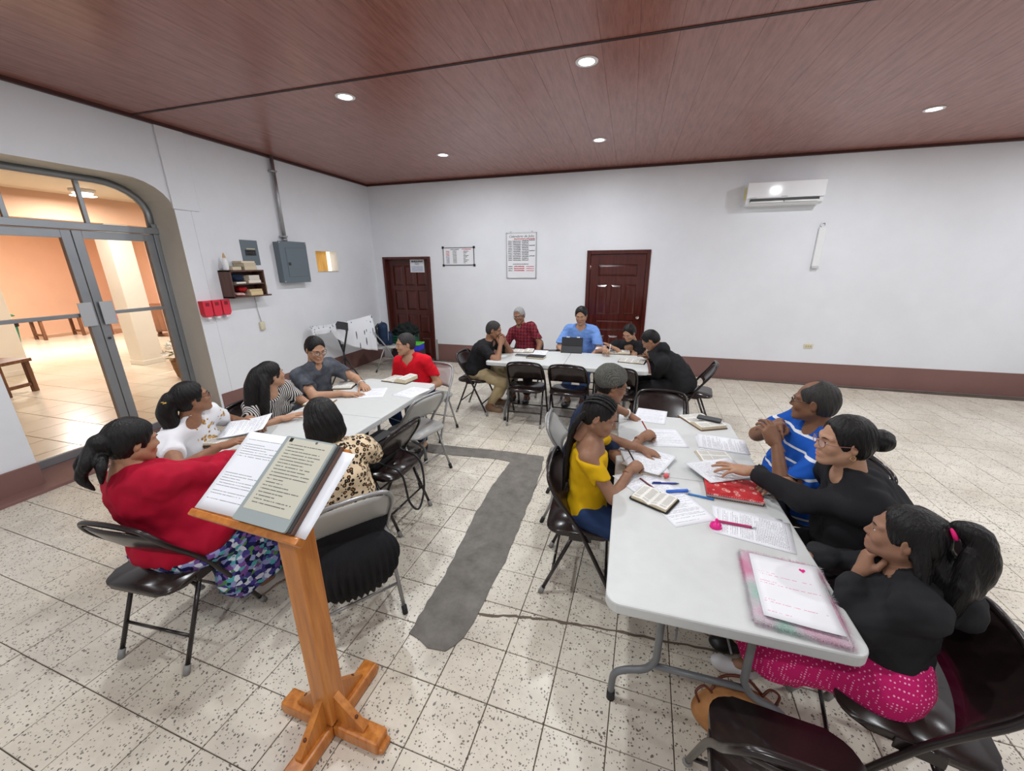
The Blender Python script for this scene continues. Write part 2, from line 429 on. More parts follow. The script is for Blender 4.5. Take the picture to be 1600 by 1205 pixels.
def hair_build(style, HR, col, G, h=.0058, seed=0):
    """hair in the head frame. G maps gravity-aligned (yaw-only) vectors into the head frame"""
    S = SDF((-.26, -.36, -.62 if style.get('long') else -.30), (.26, .20, .22), h)
    st = style['kind']; thick = style.get('thick', .006)
    S.ell((0, -.016, .032), (.079 * HR + thick, .100 + thick, .093 + thick), k=0)
    S.ell((0, -.040, -.005), (.076 * HR + thick * .8, .074 + thick, .085), k=.02)
    # forehead and face are left free
    hl = style.get('hairline', .104)
    S.ell((0, .138, -.055 + (hl - .076)), (.098 * HR, .108, .138), k=.010, op='sub')
    if st in ('short', 'crop', 'balding'):
        S.box((0, .09, -.16), (.2, .075, .165), k=.01, op='sub')
        S.cut((0, -.05, -.062), (0, .12, -1))
        for x in (-1, 1): S.ell((x * .086, -.006, -.030), (.03, .024, .044), k=.008, op='sub')
    else:
        S.box((0, .115, -.18), (.2, .072, .175), k=.01, op='sub')
        if st not in ('bob', 'loose'): S.cut((0, -.05, -.085), (0, .3, -1))
        if st != 'bob' and not style.get('coverears'):
            for x in (-1, 1): S.ell((x * .090, -.004, -.030), (.024, .024, .036), k=.008, op='sub')
    if st != 'bob':
        for x in (-1, 1): S.ell((x * .084, .092, .0), (.036, .052, .075), k=.008, op='sub')
    if st == 'balding': S.ell((0, .085, .125), (.068, .095, .062), k=.012, op='sub')
    if st == 'bob':
        S.ell((0, -.040, -.030), (.108, .092, .100), k=.03); S.ell((0, -.055, -.085), (.112, .078, .065), k=.03)
        S.ell((0, .150, -.07), (.080, .110, .14), k=.012, op='sub')
    if style.get('bun'):
        c, r = style['bun']; S.ell(c, r, k=.015)
    for ch in style.get('chains', ()):           # locks hanging with gravity; points in the yaw-only frame
        P = [G @ np.array(p, float) for p in ch['p']]
        P = [np.array(v) for v in catmull(P, 5)]; n = len(P)
        for i in range(n - 1):
            r0 = np.interp(i / (n - 1), np.linspace(0, 1, len(ch['r'])), ch['r']); r1 = np.interp((i + 1) / (n - 1), np.linspace(0, 1, len(ch['r'])), ch['r'])
            S.cone(P[i], P[i + 1], r0, r1, k=ch.get('k', .012))
    V, Q = S.mesh(); V = relax(V, Q, 1, .4); N = normals(V, Q)
    ang = np.arctan2(V[:, 0], -(V[:, 1] + .03)) * 9 + V[:, 2] * style.get('tw', 18)
    g = np.sin(ang * 2.3 + 2 * np.sin(V[:, 2] * 22)) * .5 + np.sin(ang * 5.1 + V[:, 1] * 60) * .35 + np.sin(V @ V3(90, 40, 30)) * .3
    V = V + N * (style.get('rough', .0022) * g)[:, None]
    return V, Q
PEOPLE = []
def person(label, hip, yaw, head, hyaw, hpitch=0, hroll=0, s=1.0, fat=0.0, female=False, skin='tan', skincol=(.33, .17, .10, 1), face=None,
           top=None, bottom=None, shoes=None, hair=None, L=None, R=None, ankles=None, knees=.0, zh=.535, twist=0, glasses=None, group=None,
           shoulder=1.0, hipback=0, vox=.0095):
    rzl = rz3(-yaw); hip3 = V3(hip[0], hip[1], 0)
    def loc(p): return rzl @ (np.array(p, float) - hip3)
    def ldir(d): return rzl @ np.array(d, float)
    root = thing('person', label, 'person', (hip[0], hip[1], 0), math.radians(yaw), group)
    smat = skin_mat('skin_' + skin, skincol); lip = mat('lips_' + skin, (min(1, skincol[0] * .95), skincol[1] * .72, skincol[2] * .78, 1), .5)
    hc = loc(head)
    Hw = rz3(hyaw - yaw) @ rot_axis((1, 0, 0), math.radians(hpitch)) @ rot_axis((0, 1, 0), math.radians(hroll))
    Hy = rz3(hyaw - yaw)
    P0 = V3(0, hipback, zh)
    nb = hc + Hy @ V3(0, -.038 * s, 0) * math.cos(math.radians(hpitch)) + V3(0, 0, -.158 * s)
    nb = nb + Hw @ V3(0, 0, -.0)
    C1 = P0 + V3(0, -.035, .55 * (nb[2] - P0[2]))
    def q(t): return P0 * (1 - t) ** 2 + C1 * 2 * t * (1 - t) + nb * t * t
    def fr(t):
        u = unit((C1 - P0) * (1 - t) + (nb - C1) * t); tw = math.radians(twist * t)
        x = V3(math.cos(tw), math.sin(tw), 0); x = unit(x - u * (x @ u)); return np.stack([x, np.cross(u, x), u], 1)
    A9 = fr(.9); shc = q(.90)
    sh = {sd: shc + A9[:, 0] * (sd * .158 * s * shoulder) - A9[:, 2] * .012 for sd in (-1, 1)}   # +1 = right
    arms = {}
    for sd, spec in ((-1, L), (1, R)):
        spec = spec or {}
        l1, l2 = .272 * s, .238 * s
        wr = loc(spec['at']) if 'at' in spec else P0 + V3(sd * .13, .28, .10)
        hint = ldir(spec['hint']) if 'hint' in spec else V3(sd * .75, -.25, -.6)
        el, wr = ik(sh[sd], wr, l1, l2, hint)
        fd = ldir(spec['dir']) if 'dir' in spec else unit(unit(wr - el) + V3(0, .2, -.15))
        pn = ldir(spec['palm']) if 'palm' in spec else V3(0, 0, -1)
        arms[sd] = (el, wr, basis(fd, -pn), spec.get('pose', 'relaxed'))
    # legs
    legs = {}
    for sd in (-1, 1):
        hj = P0 + V3(sd * .088 * s * (1 + fat), .0, -.01)
        an = None
        if ankles and ankles.get(sd) is not None: an = loc(ankles[sd])
        if an is None: an = V3(sd * .10, .40 * s + knees, .085)
        kn, an = ik(hj, an, .405 * s, .405 * s, V3(sd * .12, .8, .6))
        legs[sd] = (hj, kn, an)
    big = fat
    def torso(S, e, k=.045, neck=True):
        A = fr(0.05); S.ell(q(.02) + A[:, 1] * .0, (.160 * s + big + e, .118 * s + big + e, .118 * s + e), rot=A, k=k)
        A = fr(.32); S.ell(q(.32) + A[:, 1] * (.018 + big * .45), (.140 * s + big * 1.05 + e, .106 * s + big * 1.1 + e, .15 * s + e), rot=A, k=k)
        A = fr(.66); S.ell(q(.66) + A[:, 1] * .006, (.142 * s * (.5 + .5 * shoulder) + big * .6 + e, .104 * s + big * .6 + e, .165 * s + e), rot=A, k=k)
        if female:
            for sd in (-1, 1): S.ell(q(.62) + A[:, 0] * (sd * .068 * s) + A[:, 1] * (.082 * s + big * .55), (.062 * s + big * .3 + e, .052 * s + big * .3 + e, .060 * s + big * .2 + e), rot=A, k=.03)
        for sd in (-1, 1):
            S.cone(q(.86), sh[sd] * .86 + shc * .14, .068 * s + e, .056 * s + e, k=.035)
            S.cone(q(.985) + A9[:, 2] * .005, sh[sd] + A9[:, 2] * .012, .046 * s + e * .7, .040 * s + e, k=.03)
        if neck: S.cone(q(.90), hc + Hw @ V3(0, -.030, -.055) * s, .056 * s + e, .050 * s + e, k=.025)
    def arm(S, sd, e, t=2.0, r=1.0):
        el, wr, _, _ = arms[sd]; a = sh[sd]; fa = 1 + fat * 3.0
        if t <= 1: S.cone(a, a + (el - a) * t, (.052 * s * fa + e) * r, (.044 * s * fa + e * 1.1) * r, k=.02); return
        S.cone(a, el, .050 * s * fa + e, .038 * s * (1 + fat * 1.5) + e, k=.02)
        S.cone(el, el + (wr - el) * min(1, t - 1), .040 * s * (1 + fat) + e, ((.0265 if t >= 2 else .032) * s) + e, k=.018)
    def leg(S, sd, e, t=2.0, k=.03):
        hj, kn, an = legs[sd]
        S.cone(hj, kn, .082 * s * (1 + fat * 2) + e, .058 * s * (1 + fat) + e, k=k)
        if t > 1:
            m = t - 1; S.cone(kn, kn + (an - kn) * m, .054 * s * (1 + fat) + e, (.054 + (.037 - .054) * m) * s + e, k=k)
            if m >= .9: S.ell(kn + (an - kn) * .32 + unit(np.cross(an - kn, V3(1, 0, 0))) * -.012, (.05 * s + e, .052 * s + e, .09 * s), rot=basis(V3(0, 1, 0), an - kn) if False else None, k=.03)
    pts = [nb, hc, P0] + [v for sd in arms for v in (sh[sd], arms[sd][0], arms[sd][1])] + [v for sd in legs for v in legs[sd]]
    lo = np.min(pts, 0) - .19 - fat; hi = np.max(pts, 0) + .17 + fat; lo[2] = max(lo[2], -.02)
    # --- body: torso, neck, arms and legs as one surface, then head and hands of finer mesh
    S = SDF(lo, hi, .0125)
    torso(S, 0)
    for sd in (-1, 1):
        arm(S, sd, 0); leg(S, sd, 0)
        an = legs[sd][2]; S.cone(an + V3(0, -.01, -.03), an + V3(sd * .02, .15 * s, -.055), .038 * s, .026 * s, k=.03)
    V, Q = S.mesh(); V = relax(V, Q, 1, .5); Vs, Qs, Ms = [V], [Q], [np.zeros(len(Q), int)]; off = len(V)
    def app(v, q_, mi=None, flip=False):
        nonlocal off
        Vs.append(v); Qs.append((q_[:, ::-1] if flip else q_) + off); Ms.append(np.zeros(len(q_), int) if mi is None else mi); off += len(v)
    kind = face or ('f' if female else 'm'); hs = s * (.90 if kind != 'kid' else 1.02)
    hv, hq = HEADS[kind]; c = hv[hq].mean(1)
    lipm = ((((c[:, 0] / .023) ** 2 + ((c[:, 2] + .063) / .0115) ** 2) < 1) & (c[:, 1] > .08)).astype(int)
    app(hc + (hv * hs) @ Hw.T, hq, lipm)
    for sd in (-1, 1):
        el, wr, B, pose = arms[sd]; tv, tq = HANDS[pose]; v = tv * s * V3(-sd if sd < 0 else 1, 1, 1) if False else tv * s * V3(1 if sd > 0 else -1, 1, 1)
        app(wr + v @ B.T, tq, None, flip=(sd < 0))
    obj('body', npmesh('body', np.concatenate(Vs), np.concatenate(Qs), (smat, lip), np.concatenate(Ms)), None, root)
    def hpart(name, me_or_bm, m, label=None):
        o = obj(name, me_or_bm, m, root, label); Mx = Matrix.Identity(4)
        for i in range(3):
            for j in range(3): Mx[i][j] = Hw[i, j] * hs
            Mx[i][3] = hc[i]
        o.matrix_local = Mx; return o
    # --- eyes and brows
    em = eye_mat()
    for x in (-1, 1):
        bm = bmesh.new(); bmesh.ops.create_uvsphere(bm, u_segments=12, v_segments=8, radius=.0128, matrix=Matrix.Translation((x * .031, .0765, .0025)) @ Matrix.Diagonal((1.05, 1.0, .58, 1)) @ Matrix.Rotation(PI / 2, 4, 'X')); hpart('eye', bm, em)
    for x in (-1, 1): hpart('eyebrow', tube([(x * .013, .0945, .0215), (x * .028, .0930, .027), (x * .048, .0775, .023)], [.0026, .0032, .0014], 6), hair_mat('brow_hair', (.012, .009, .008, 1)) if not (hair and hair.get('grey')) else hair_mat('grey_hair', (.24, .24, .24, 1)))
    # --- top
    if top:
        S = SDF(lo, hi, vox); e = top.get('e', .013); sl = top.get('sleeve', .62)
        torso(S, e, neck=False)
        if top.get('loose'):
            A = fr(.1); S.ell(q(.06) + A[:, 1] * .035, (.175 * s + big + e + .02, .125 * s + big + e + .02, .16), rot=A, k=.04)
        S.cut((0, 0, P0[2] - top.get('hem', .05)), (0, 0, -1), k=.01)
        for sd in (-1, 1):
            A = S.like(); arm(A, sd, e, sl, top.get('wide', 1.0))
            el, wr = arms[sd][0], arms[sd][1]
            a, b = (sh[sd], el) if sl <= 1 else (el, wr)
            f_ = sl if sl <= 1 else sl - 1
            u = unit(b - a); p = a + (b - a) * f_
            A.box(p + u * .10, (.11, .11, .10), rot=basis(V3(0, 0, 1) if abs(u[2]) < .9 else V3(0, 1, 0), u), op='sub')
            S.merge(A, .03)
            if top.get('cuff'): S.cone(p - u * .028, p - u * .006, .034 * s + e, .034 * s + e, k=.01)
        nk = top.get('neck', 'crew'); A = fr(.95)
        if nk in ('crew', 'scoop'): S.cone(q(.90), q(1.0) + A[:, 2] * .014, .070 * s, .060 * s, k=.02)
        if nk == 'crew': S.ell(q(1.0) + A[:, 1] * .03 + A[:, 2] * .04, (.060 * s, .052 * s, .04), rot=A, k=.008, op='sub')
        if nk == 'scoop': S.ell(q(.97) + A[:, 1] * .075 + A[:, 2] * .02, (.068 * s, .062 * s + fat, .062), rot=A, k=.008, op='sub')
        if nk == 'off':                                                # off-shoulder: shoulders bare
            S.cut(q(.97) + V3(0, 0, -.050), (0, .15, 1), k=.008)
        if nk == 'v':
            S.ell(q(1.0) + A[:, 1] * .03 + A[:, 2] * .03, (.068 * s, .06 * s, .045), rot=A, k=.008, op='sub')
            S.box(q(.9) + A[:, 1] * (.10 + fat * .5) + A[:, 2] * (.062), (.036, .09, .036), rot=A @ rot_axis((0, 1, 0), PI / 4), k=.004, op='sub')
        if nk in ('collar', 'hood'):
            S.ell(q(1.0) + A[:, 1] * .05 + A[:, 2] * .05, (.044 * s, .055 * s, .05), rot=A, k=.008, op='sub')
            rr = .062 * s; r0 = .0105 if nk == 'collar' else .026
            cc = q(.99) + A[:, 2] * .006
            n = 14
            ring = [cc + A[:, 0] * rr * 1.06 * math.sin(t) - A[:, 1] * (rr * math.cos(t)) + A[:, 2] * (.016 * math.cos(t)) for t in np.linspace(-2.55, 2.55, n)]
            if nk == 'hood': ring = [p - A[:, 1] * .028 - A[:, 2] * .012 for p in ring]
            for i in range(n - 1): S.cone(ring[i], ring[i + 1], r0, r0, k=.008)
            if nk == 'collar':
                for i in (0, n - 1): S.cone(ring[i], ring[i] + A[:, 1] * .022 - A[:, 2] * .045 + A[:, 0] * (.012 if i else -.012), .009, .006, k=.006)
            if nk == 'hood': S.ell(cc - A[:, 1] * (.115) - A[:, 2] * .06, (.10, .05, .085), rot=A, k=.04)
        V, Q = S.mesh(); V = relax(V, Q, 1, .5); N = normals(V, Q)
        V = ripple(V, N, top.get('wr', .0052), 34, seed=len(PEOPLE), aniso=(1, 1, .7)); V = ripple(V, normals(V, Q), top.get('wr', .0052) * .45, 85, seed=len(PEOPLE) + 50)
        obj(top.get('name', 'shirt'), npmesh('shirt', V, Q, (top['mat'],)), None, root, top.get('label'))
    # --- bottom
    if bottom:
        lo2, hi2 = lo.copy(), hi.copy()
        for p, r in bottom.get('drape', ()): lo2 = np.minimum(lo2, loc(p) - np.array(r) - .05); hi2 = np.maximum(hi2, loc(p) + np.array(r) + .05)
        lo2[2] = max(lo2[2], -.02); S = SDF(lo2, hi2, vox * 1.1); e = bottom.get('e', .014)
        if bottom['kind'] == 'pants':
            A = fr(.05); S.ell(q(.02), (.152 * s + big + e * .4, .110 * s + big + e * .4, .112 * s + e), rot=A, k=.03)
            for sd in (-1, 1): leg(S, sd, e, 1 + bottom.get('len', .93))
            for sd in (-1, 1):
                kn, an = legs[sd][1], legs[sd][2]; u = unit(an - kn); p = kn + (an - kn) * bottom.get('len', .93)
                S.box(p + u * .12, (.10, .10, .12), rot=basis(V3(0, 1, 0), u), op='sub')
            S.cut((0, 0, P0[2] + .10), (0, 0, 1), k=.01)
        else:
            S.ell(q(.03), (.156 * s + big + e * .5, .114 * s + big + e * .5, .12 * s + e), k=.03)
            for sd in (-1, 1):
                hj, kn, an = legs[sd]; S.cone(hj, kn, .092 * s + big + e, .080 * s + big * .6 + e, k=.09)
                m = bottom.get('len', .6)
                if m > 0: S.cone(kn, kn + (an - kn) * m, .078 * s + big * .5 + e, (.082 + bottom.get('flare', .02)) * s + e, k=.10)
            hj, kn, an = [(legs[-1][i] + legs[1][i]) / 2 for i in range(3)]
            S.cone(hj, kn, .10 * s + e, .085 * s + e, k=.06)
            if bottom.get('len', .6) > 0:
                S.cone(kn, kn + (an - kn) * bottom['len'], .075, .08 + bottom.get('flare', .02), k=.06)
                u = unit(an - kn); p = kn + (an - kn) * bottom['len']; S.cut(p, (u[0] * .3, u[1] * .3, u[2]), k=.006)
            else:
                u = unit(kn - hj); p = hj + (kn - hj) * (1 + bottom['len']); S.cut(p, u, k=.006)
            if bottom.get('drape'):
                for p, r in bottom['drape']: S.ell(loc(p), r, k=.09)
            S.cut((0, 0, P0[2] + bottom.get('topz', .10)), (0, 0, 1), k=.01); S.cut((0, 0, .045), (0, 0, -1), k=.006)
        V, Q = S.mesh(); V = relax(V, Q, 1, .5); N = normals(V, Q)
        if bottom.get('pleat'):
            an_ = np.arctan2(V[:, 0], V[:, 1] + .0); V = V + N * (bottom['pleat'] * np.sin(an_ * 60 + V[:, 1] * 30) * np.clip((P0[2] + .03 - V[:, 2]) / .2, 0.15, 1))[:, None]
        else: V = ripple(V, N, bottom.get('wr', .005), 26, seed=len(PEOPLE) + 9); V = ripple(V, normals(V, Q), .0018, 80, seed=len(PEOPLE) + 19)
        obj(bottom.get('name', bottom['kind'] if bottom['kind'] == 'skirt' else 'trousers'), npmesh('bottom', V, Q, (bottom['mat'],)), None, root, bottom.get('label'))
    if shoes:
        for sd in (-1, 1):
            an = legs[sd][2]; S = SDF(an + V3(-.10, -.12, -.12), an + V3(.10, .25, .08), .006)
            S.ell(an + V3(0, -.012, -.035), (.038 * s, .05 * s, .05 * s), k=.02); S.cone(an + V3(0, 0, -.045), an + V3(sd * .018, .13 * s, -.058), .040 * s, .034 * s, k=.03)
            S.ell(an + V3(sd * .018, .13 * s, -.055), (.043 * s, .06 * s, .032 * s), k=.03)
            S.cut((0, 0, an[2] - .083), (0, 0, -1)); S.cut((0, 0, an[2] + .015), (0, 0, 1))
            V, Q = S.mesh(); V = relax(V, Q, 1, .5); c = V[Q].mean(1)
            obj('shoe', npmesh('shoe', V, Q, (shoes['mat'], shoes.get('sole', shoes['mat'])), (c[:, 2] < an[2] - .066).astype(int)), None, root)
    # --- hair
    if hair:
        G = np.linalg.inv(Hw) @ Hy / hs
        V, Q = hair_build(hair, 1.1 if kind == 'wide' else 1.0, None, G, seed=len(PEOPLE))
        m = hair_mat('grey_hair', (.24, .24, .24, 1)) if hair.get('grey') else (hair_mat('salt_hair', (.026, .024, .023, 1), .55) if hair.get('salt') else hair_mat('black_hair', (.0042, .0036, .0036, 1)))
        hpart('hair', npmesh('hair', V, Q, (m,)), None)
    if glasses:
        bm = bmesh.new(); g = glasses if isinstance(glasses, dict) else {}
        for x in (-1, 1):
            ring = [(x * .033 + .024 * math.cos(t) * (1 if abs(math.cos(t)) < .8 else .98), .104 - .006 * abs(math.cos(t)) * (1 if x * math.cos(t) > 0 else 0), .000 + .0175 * math.sin(t)) for t in np.linspace(0, 2 * PI, 20, endpoint=False)]
            add_tube(bm, ring, .0016, 6, closed=True)
            add_tube(bm, [(x * .057, .098, .005), (x * .079, .06, .006), (x * .084, .0, .006), (x * .082, -.020, -.008)], .0016, 6)
        add_tube(bm, [(-.009, .105, .003), (0, .109, .006), (.009, .105, .003)], .0015, 6)
        go = hpart('glasses', bm, mat(g.get('m', 'black_frames'), g.get('c', (.01, .01, .012, 1)), .3))
        bm = bmesh.new()
        for x in (-1, 1):
            ring = [bm.verts.new((x * .033 + .0235 * math.cos(t), .1035 - .005 * max(0, x * math.cos(t)), .017 * math.sin(t))) for t in np.linspace(0, 2 * PI, 16, endpoint=False)]
            bm.faces.new(ring)
        lo_ = obj('lens', bm, lens_mat(), go)
    info = dict(root=root, hc=hc, Hw=Hw, hs=hs, arms=arms, sh=sh, q=q, fr=fr, loc=loc, legs=legs, hpart=hpart, P0=P0)
    info['world'] = lambda p: rz3(yaw) @ np.array(p, float) + hip3
    PEOPLE.append(info); return info
def eye_mat():
    if 'eye' in MATS: return MATS['eye']
    t = NT('eye'); x, y, z = t.sep(t.co('Object'))[:3]
    ax = t.math('ABSOLUTE', x); dx = t.math('SUBTRACT', ax, .031); dz = t.math('SUBTRACT', z, .0035)
    r = t.math('SQRT', t.math('ADD', t.math('MULTIPLY', dx, dx), t.math('MULTIPLY', dz, dz)))
    t.set(color=t.ramp(t.math('MULTIPLY', r, 100), [(.0, (.005, .004, .004)), (.28, (.006, .004, .003)), (.32, (.05, .025, .012)), (.58, (.035, .018, .01)), (.66, (.45, .41, .38))]), rough=.15); MATS['eye'] = t.m; return t.m
def lens_mat():
    if 'lens' in MATS: return MATS['lens']
    t = NT('lens'); t.set(color=(.95, .97, 1, 1), rough=.02, alpha=.14); MATS['lens'] = t.m; return t.m
# ------------------------------------------------------------------ the hall
def wall_mat(name, col, rough=.6, dirt=.06):
    t = NT(name); v = t.co('Object'); n = t.noise(v, 1.1, 5, .6); n2 = t.noise(v, 14, 4)
    c2 = tuple(c * (1 - dirt) for c in col[:3]) + (1,)
    c = t.ramp(n, [(.35, c2), (.62, col)]); t.set(color=c, rough=rough, spec=.35, normal=t.bump(t.mix(.4, n2, t.noise(v, 3, 3)), .16, .012)); MATS[name] = t.m; return t.m
M_WALL = wall_mat('white_wall_paint', (.80, .82, .86, 1), .45)
M_BASE = wall_mat('brown_base_paint', srgb(132, 98, 92), .55, .12)
M_JAMB = wall_mat('cream_jamb_paint', (.62, .60, .54, 1), .6, .12)
def tile_mat():
    t = NT('terrazzo_tile'); oi = t.n('ShaderNodeObjectInfo'); g = t.n('ShaderNodeNewGeometry').outputs['Position']
    base = t.ramp(t.noise(g, 1.3, 4), [(.3, srgb(204, 195, 177)), (.7, srgb(231, 225, 211))])
    base = t.mix(.10, base, t.ramp(t.noise(t.n('ShaderNodeVectorMath', {0: g}, operation='SNAP').outputs[0], 1), [(0, (.55, .5, .44)), (1, (.9, .88, .84))]))
    dist = t.n('ShaderNodeVectorMath', {0: g, 1: (0, 0, 0)}, operation='ADD').outputs[0]
    warp = t.n('ShaderNodeTexNoise', {'Vector': g, 'Scale': 28.0, 'Detail': 2.0}).outputs['Color']
    wv = t.n('ShaderNodeVectorMath', {0: warp, 1: (.022, .022, .022)}, operation='MULTIPLY').outputs[0]
    gp = t.n('ShaderNodeVectorMath', {0: dist, 1: wv}, operation='ADD').outputs[0]
    for sc, rad, den, col in ((55, .26, .40, srgb(70, 66, 62)), (95, .30, .40, srgb(96, 90, 84)), (30, .17, .22, srgb(92, 94, 92))):
        vn = t.n('ShaderNodeTexVoronoi', {'Vector': gp, 'Scale': sc, 'Randomness': 1.0})
        a = t.math('LESS_THAN', vn.outputs['Distance'], rad)
        b = t.math('LESS_THAN', t.sep(vn.outputs['Color'])[0], den)
        base = t.mix(t.math('MULTIPLY', t.math('MULTIPLY', a, b), .85), base, col)
    d = t.noise(g, 2.6, 6, .65)
    base = t.mix(t.ramp(d, [(.45, (0, 0, 0)), (.75, (.45, .45, .45))]), base, srgb(134, 114, 94))
    t.set(color=base, rough=t.ramp(t.noise(g, 5, 4), [(.3, (.22, .22, .22)), (.75, (.48, .48, .48))]), spec=.45, normal=t.bump(t.noise(g, 30, 3), .05, .004))
    MATS['terrazzo_tile'] = t.m; return t.m
M_TILE = tile_mat()
M_GROUT = mat('dark_grout', srgb(92, 82, 72), .9, var=.25, vscale=6)
slab = struct(obj('floor', box((-5.25, SY, -.2), (EX, WY, -.006)), M_GROUT, smooth=False))
# terrazzo tiles, laid slightly askew to the walls
ts, ta = .2542, -.0425; tox, toy = -.3876 * 1.83, .6268 * 1.83
ct, st_ = math.cos(ta), math.sin(ta)
def tile_c(i, j): return (tox + ts * ((i + .5) * ct - (j + .5) * st_), toy + ts * ((i + .5) * st_ + (j + .5) * ct))
tb = bmesh.new(); add_box(tb, (-ts / 2 + .0022, -ts / 2 + .0022, -.012), (ts / 2 - .0022, ts / 2 - .0022, 0), .0016, seg=1)
tme = bpy.data.meshes.new('floor_tile'); tb.to_mesh(tme); tb.free(); tme.materials.append(M_TILE)
tl = []
for i in range(-20, 34):
    for j in range(-20, 28):
        x, y = tile_c(i, j)
        if -4.78 < x < EX - .1 and SY + .1 < y < WY - .12: tl.append((x, y))
def tile_px(x, y):
    c = CR @ (np.array([x, y, 0]) - CAM)
    if c[2] < .2: return 0
    px, py = 800 + F_PX * c[0] / c[2], 602.5 + F_PX * c[1] / c[2]
    return 0 if not (-20 < px < 1620 and 0 < py < 1225) else 1 / (c[2] ** 3)
tl.sort(key=lambda p: -tile_px(*p))
for x, y in tl[:300]:
    o = bpy.data.objects.new('floor_tile', tme); COL.objects.link(o); o.parent = slab
    o.location = (x, y, rnd.uniform(-.0012, .0006)); o.rotation_euler = (rnd.uniform(-.002, .002), rnd.uniform(-.002, .002), ta)
V, Fc = [], []
for x, y in tl[300:]:
    k = len(V); h_ = ts / 2 - .0022; z = rnd.uniform(-.0012, .0006)
    for dz in (-.012, z):
        for dx, dy in ((-h_, -h_), (h_, -h_), (h_, h_), (-h_, h_)): V.append((x + dx * ct - dy * st_, y + dx * st_ + dy * ct, dz))
    Fc += [(k + 4, k + 5, k + 6, k + 7)] + [(k + a, k + (a + 1) % 4, k + 4 + (a + 1) % 4, k + 4 + a) for a in range(4)]
o = obj('floor_tile_field', pydata('floor_tile_field', V, Fc), M_TILE, slab, smooth=False); o['kind'] = 'stuff'
# concrete trench repair in the middle of the floor
t = NT('rough_concrete'); v = t.co(); n = t.noise(v, 9, 8, .7)
t.set(color=t.ramp(n, [(.3, srgb(96, 92, 86)), (.7, srgb(128, 124, 118))]), rough=.75, normal=t.bump(t.noise(v, 35, 6, .7), .35, .01)); M_CONC = t.m
left = [(640, 990), (668, 942), (700, 890), (722, 845), (742, 805), (768, 762), (797, 722), (770, 717), (735, 714), (700, 711), (650, 704), (600, 700)]
right = [(600, 688), (668, 694), (720, 699), (790, 706), (850, 714), (846, 735), (832, 775), (812, 822), (790, 878), (770, 912), (752, 948), (733, 985), (712, 1010), (697, 1019), (668, 1012)]
def rough_poly(px, jit=.006):
    P = [onz(x, y, 0)[:2] for x, y in px]; out = []
    for a, b in zip(P, P[1:] + P[:1]):
        n = max(1, int(np.linalg.norm(b - a) / .05))
        for k in range(n): out.append(tuple(a + (b - a) * k / n + np.array([rnd.uniform(-jit, jit), rnd.uniform(-jit, jit)])))
    return out
o = obj('concrete_patch', prism(rough_poly(left + right), -.004, .005), M_CONC, slab, smooth=False)
crack = [(735, 955), (770, 962), (812, 964), (850, 968), (900, 975), (960, 985), (1040, 1002), (1120, 1018)]
P = [onz(x, y, .001) for x, y in crack]; P = [np.array(p) + np.array([rnd.uniform(-.005, .005), rnd.uniform(-.006, .006), 0]) for p in catmull(P, 5)]
obj('mortar_seam', tube([Vector(p) for p in P], [rnd.uniform(.005, .011) for _ in P], 6, flat=None), mat('seam_mortar', srgb(104, 92, 80), .9), slab).scale = (1, 1, .25)
# ceiling of wood-look planks
def ceil_mat():
    t = NT('wood_look_panel'); g = t.n('ShaderNodeNewGeometry').outputs['Position']; oi = t.n('ShaderNodeObjectInfo').outputs['Random']
    sh = t.n('ShaderNodeCombineXYZ', {'X': t.math('MULTIPLY', oi, 7.0), 'Y': t.math('MULTIPLY', oi, 3.0), 'Z': 0.0}).outputs[0]
    v = t.n('ShaderNodeVectorMath', {0: g, 1: sh}, operation='ADD').outputs[0]
    v = t.n('ShaderNodeMapping', {'Vector': v, 'Scale': (22, 2.0, 1)}).outputs[0]
    n = t.noise(v, 1.6, 6, .62); n2 = t.noise(v, 7, 3)
    c = t.ramp(t.mix(.3, n, n2), [(.28, srgb(122, 74, 64)), (.5, srgb(150, 97, 85)), (.7, srgb(166, 112, 100))])
    t.set(color=c, rough=.27, spec=.5, normal=t.bump(n, .06, .003)); return t.m
M_CEIL = ceil_mat(); M_CEILTRIM = mat('dark_cornice', srgb(70, 36, 32), .35)
ceil = struct(obj('ceiling', box((WX - .02, SY, CZ + .012), (EX, WY + .02, CZ + .15)), M_CEILTRIM, smooth=False))
pw = .25; SEAM = 3.235
pms = []
for y0, y1 in ((SEAM + .012, WY), (SY, SEAM - .012)):
    bm = bmesh.new(); add_box(bm, (0, y0, 0), (pw - .0008, y1, .012), .0008, seg=1); me = bpy.data.meshes.new('ceiling_plank'); bm.to_mesh(me); bm.free(); me.materials.append(M_CEIL); pms.append(me)
x = WX
while x < EX - .01:
    for me in pms:
        o = bpy.data.objects.new('ceiling_plank', me); COL.objects.link(o); o.parent = ceil; o.location = (x, 0, CZ)
    x += pw
o = obj('joint_strip', box((WX, SEAM - .014, CZ - .006), (EX, SEAM + .014, CZ + .012), .002), M_CEILTRIM, ceil, smooth=False)
obj('joint_groove', box((WX, SEAM - .004, CZ - .0075), (EX, SEAM + .004, CZ - .0055)), mat('groove_dark', (.02, .012, .01, 1), .6), ceil, smooth=False)
# ceiling cornice
for i, (lo, hi) in enumerate((((WX, SY, CZ - .035), (WX + .03, WY, CZ + .005)), ((WX, WY - .03, CZ - .035), (EX, WY, CZ + .005)))):
    struct(obj('trim_%d' % (i + 1), box(lo, hi, .006), M_CEILTRIM, smooth=False))
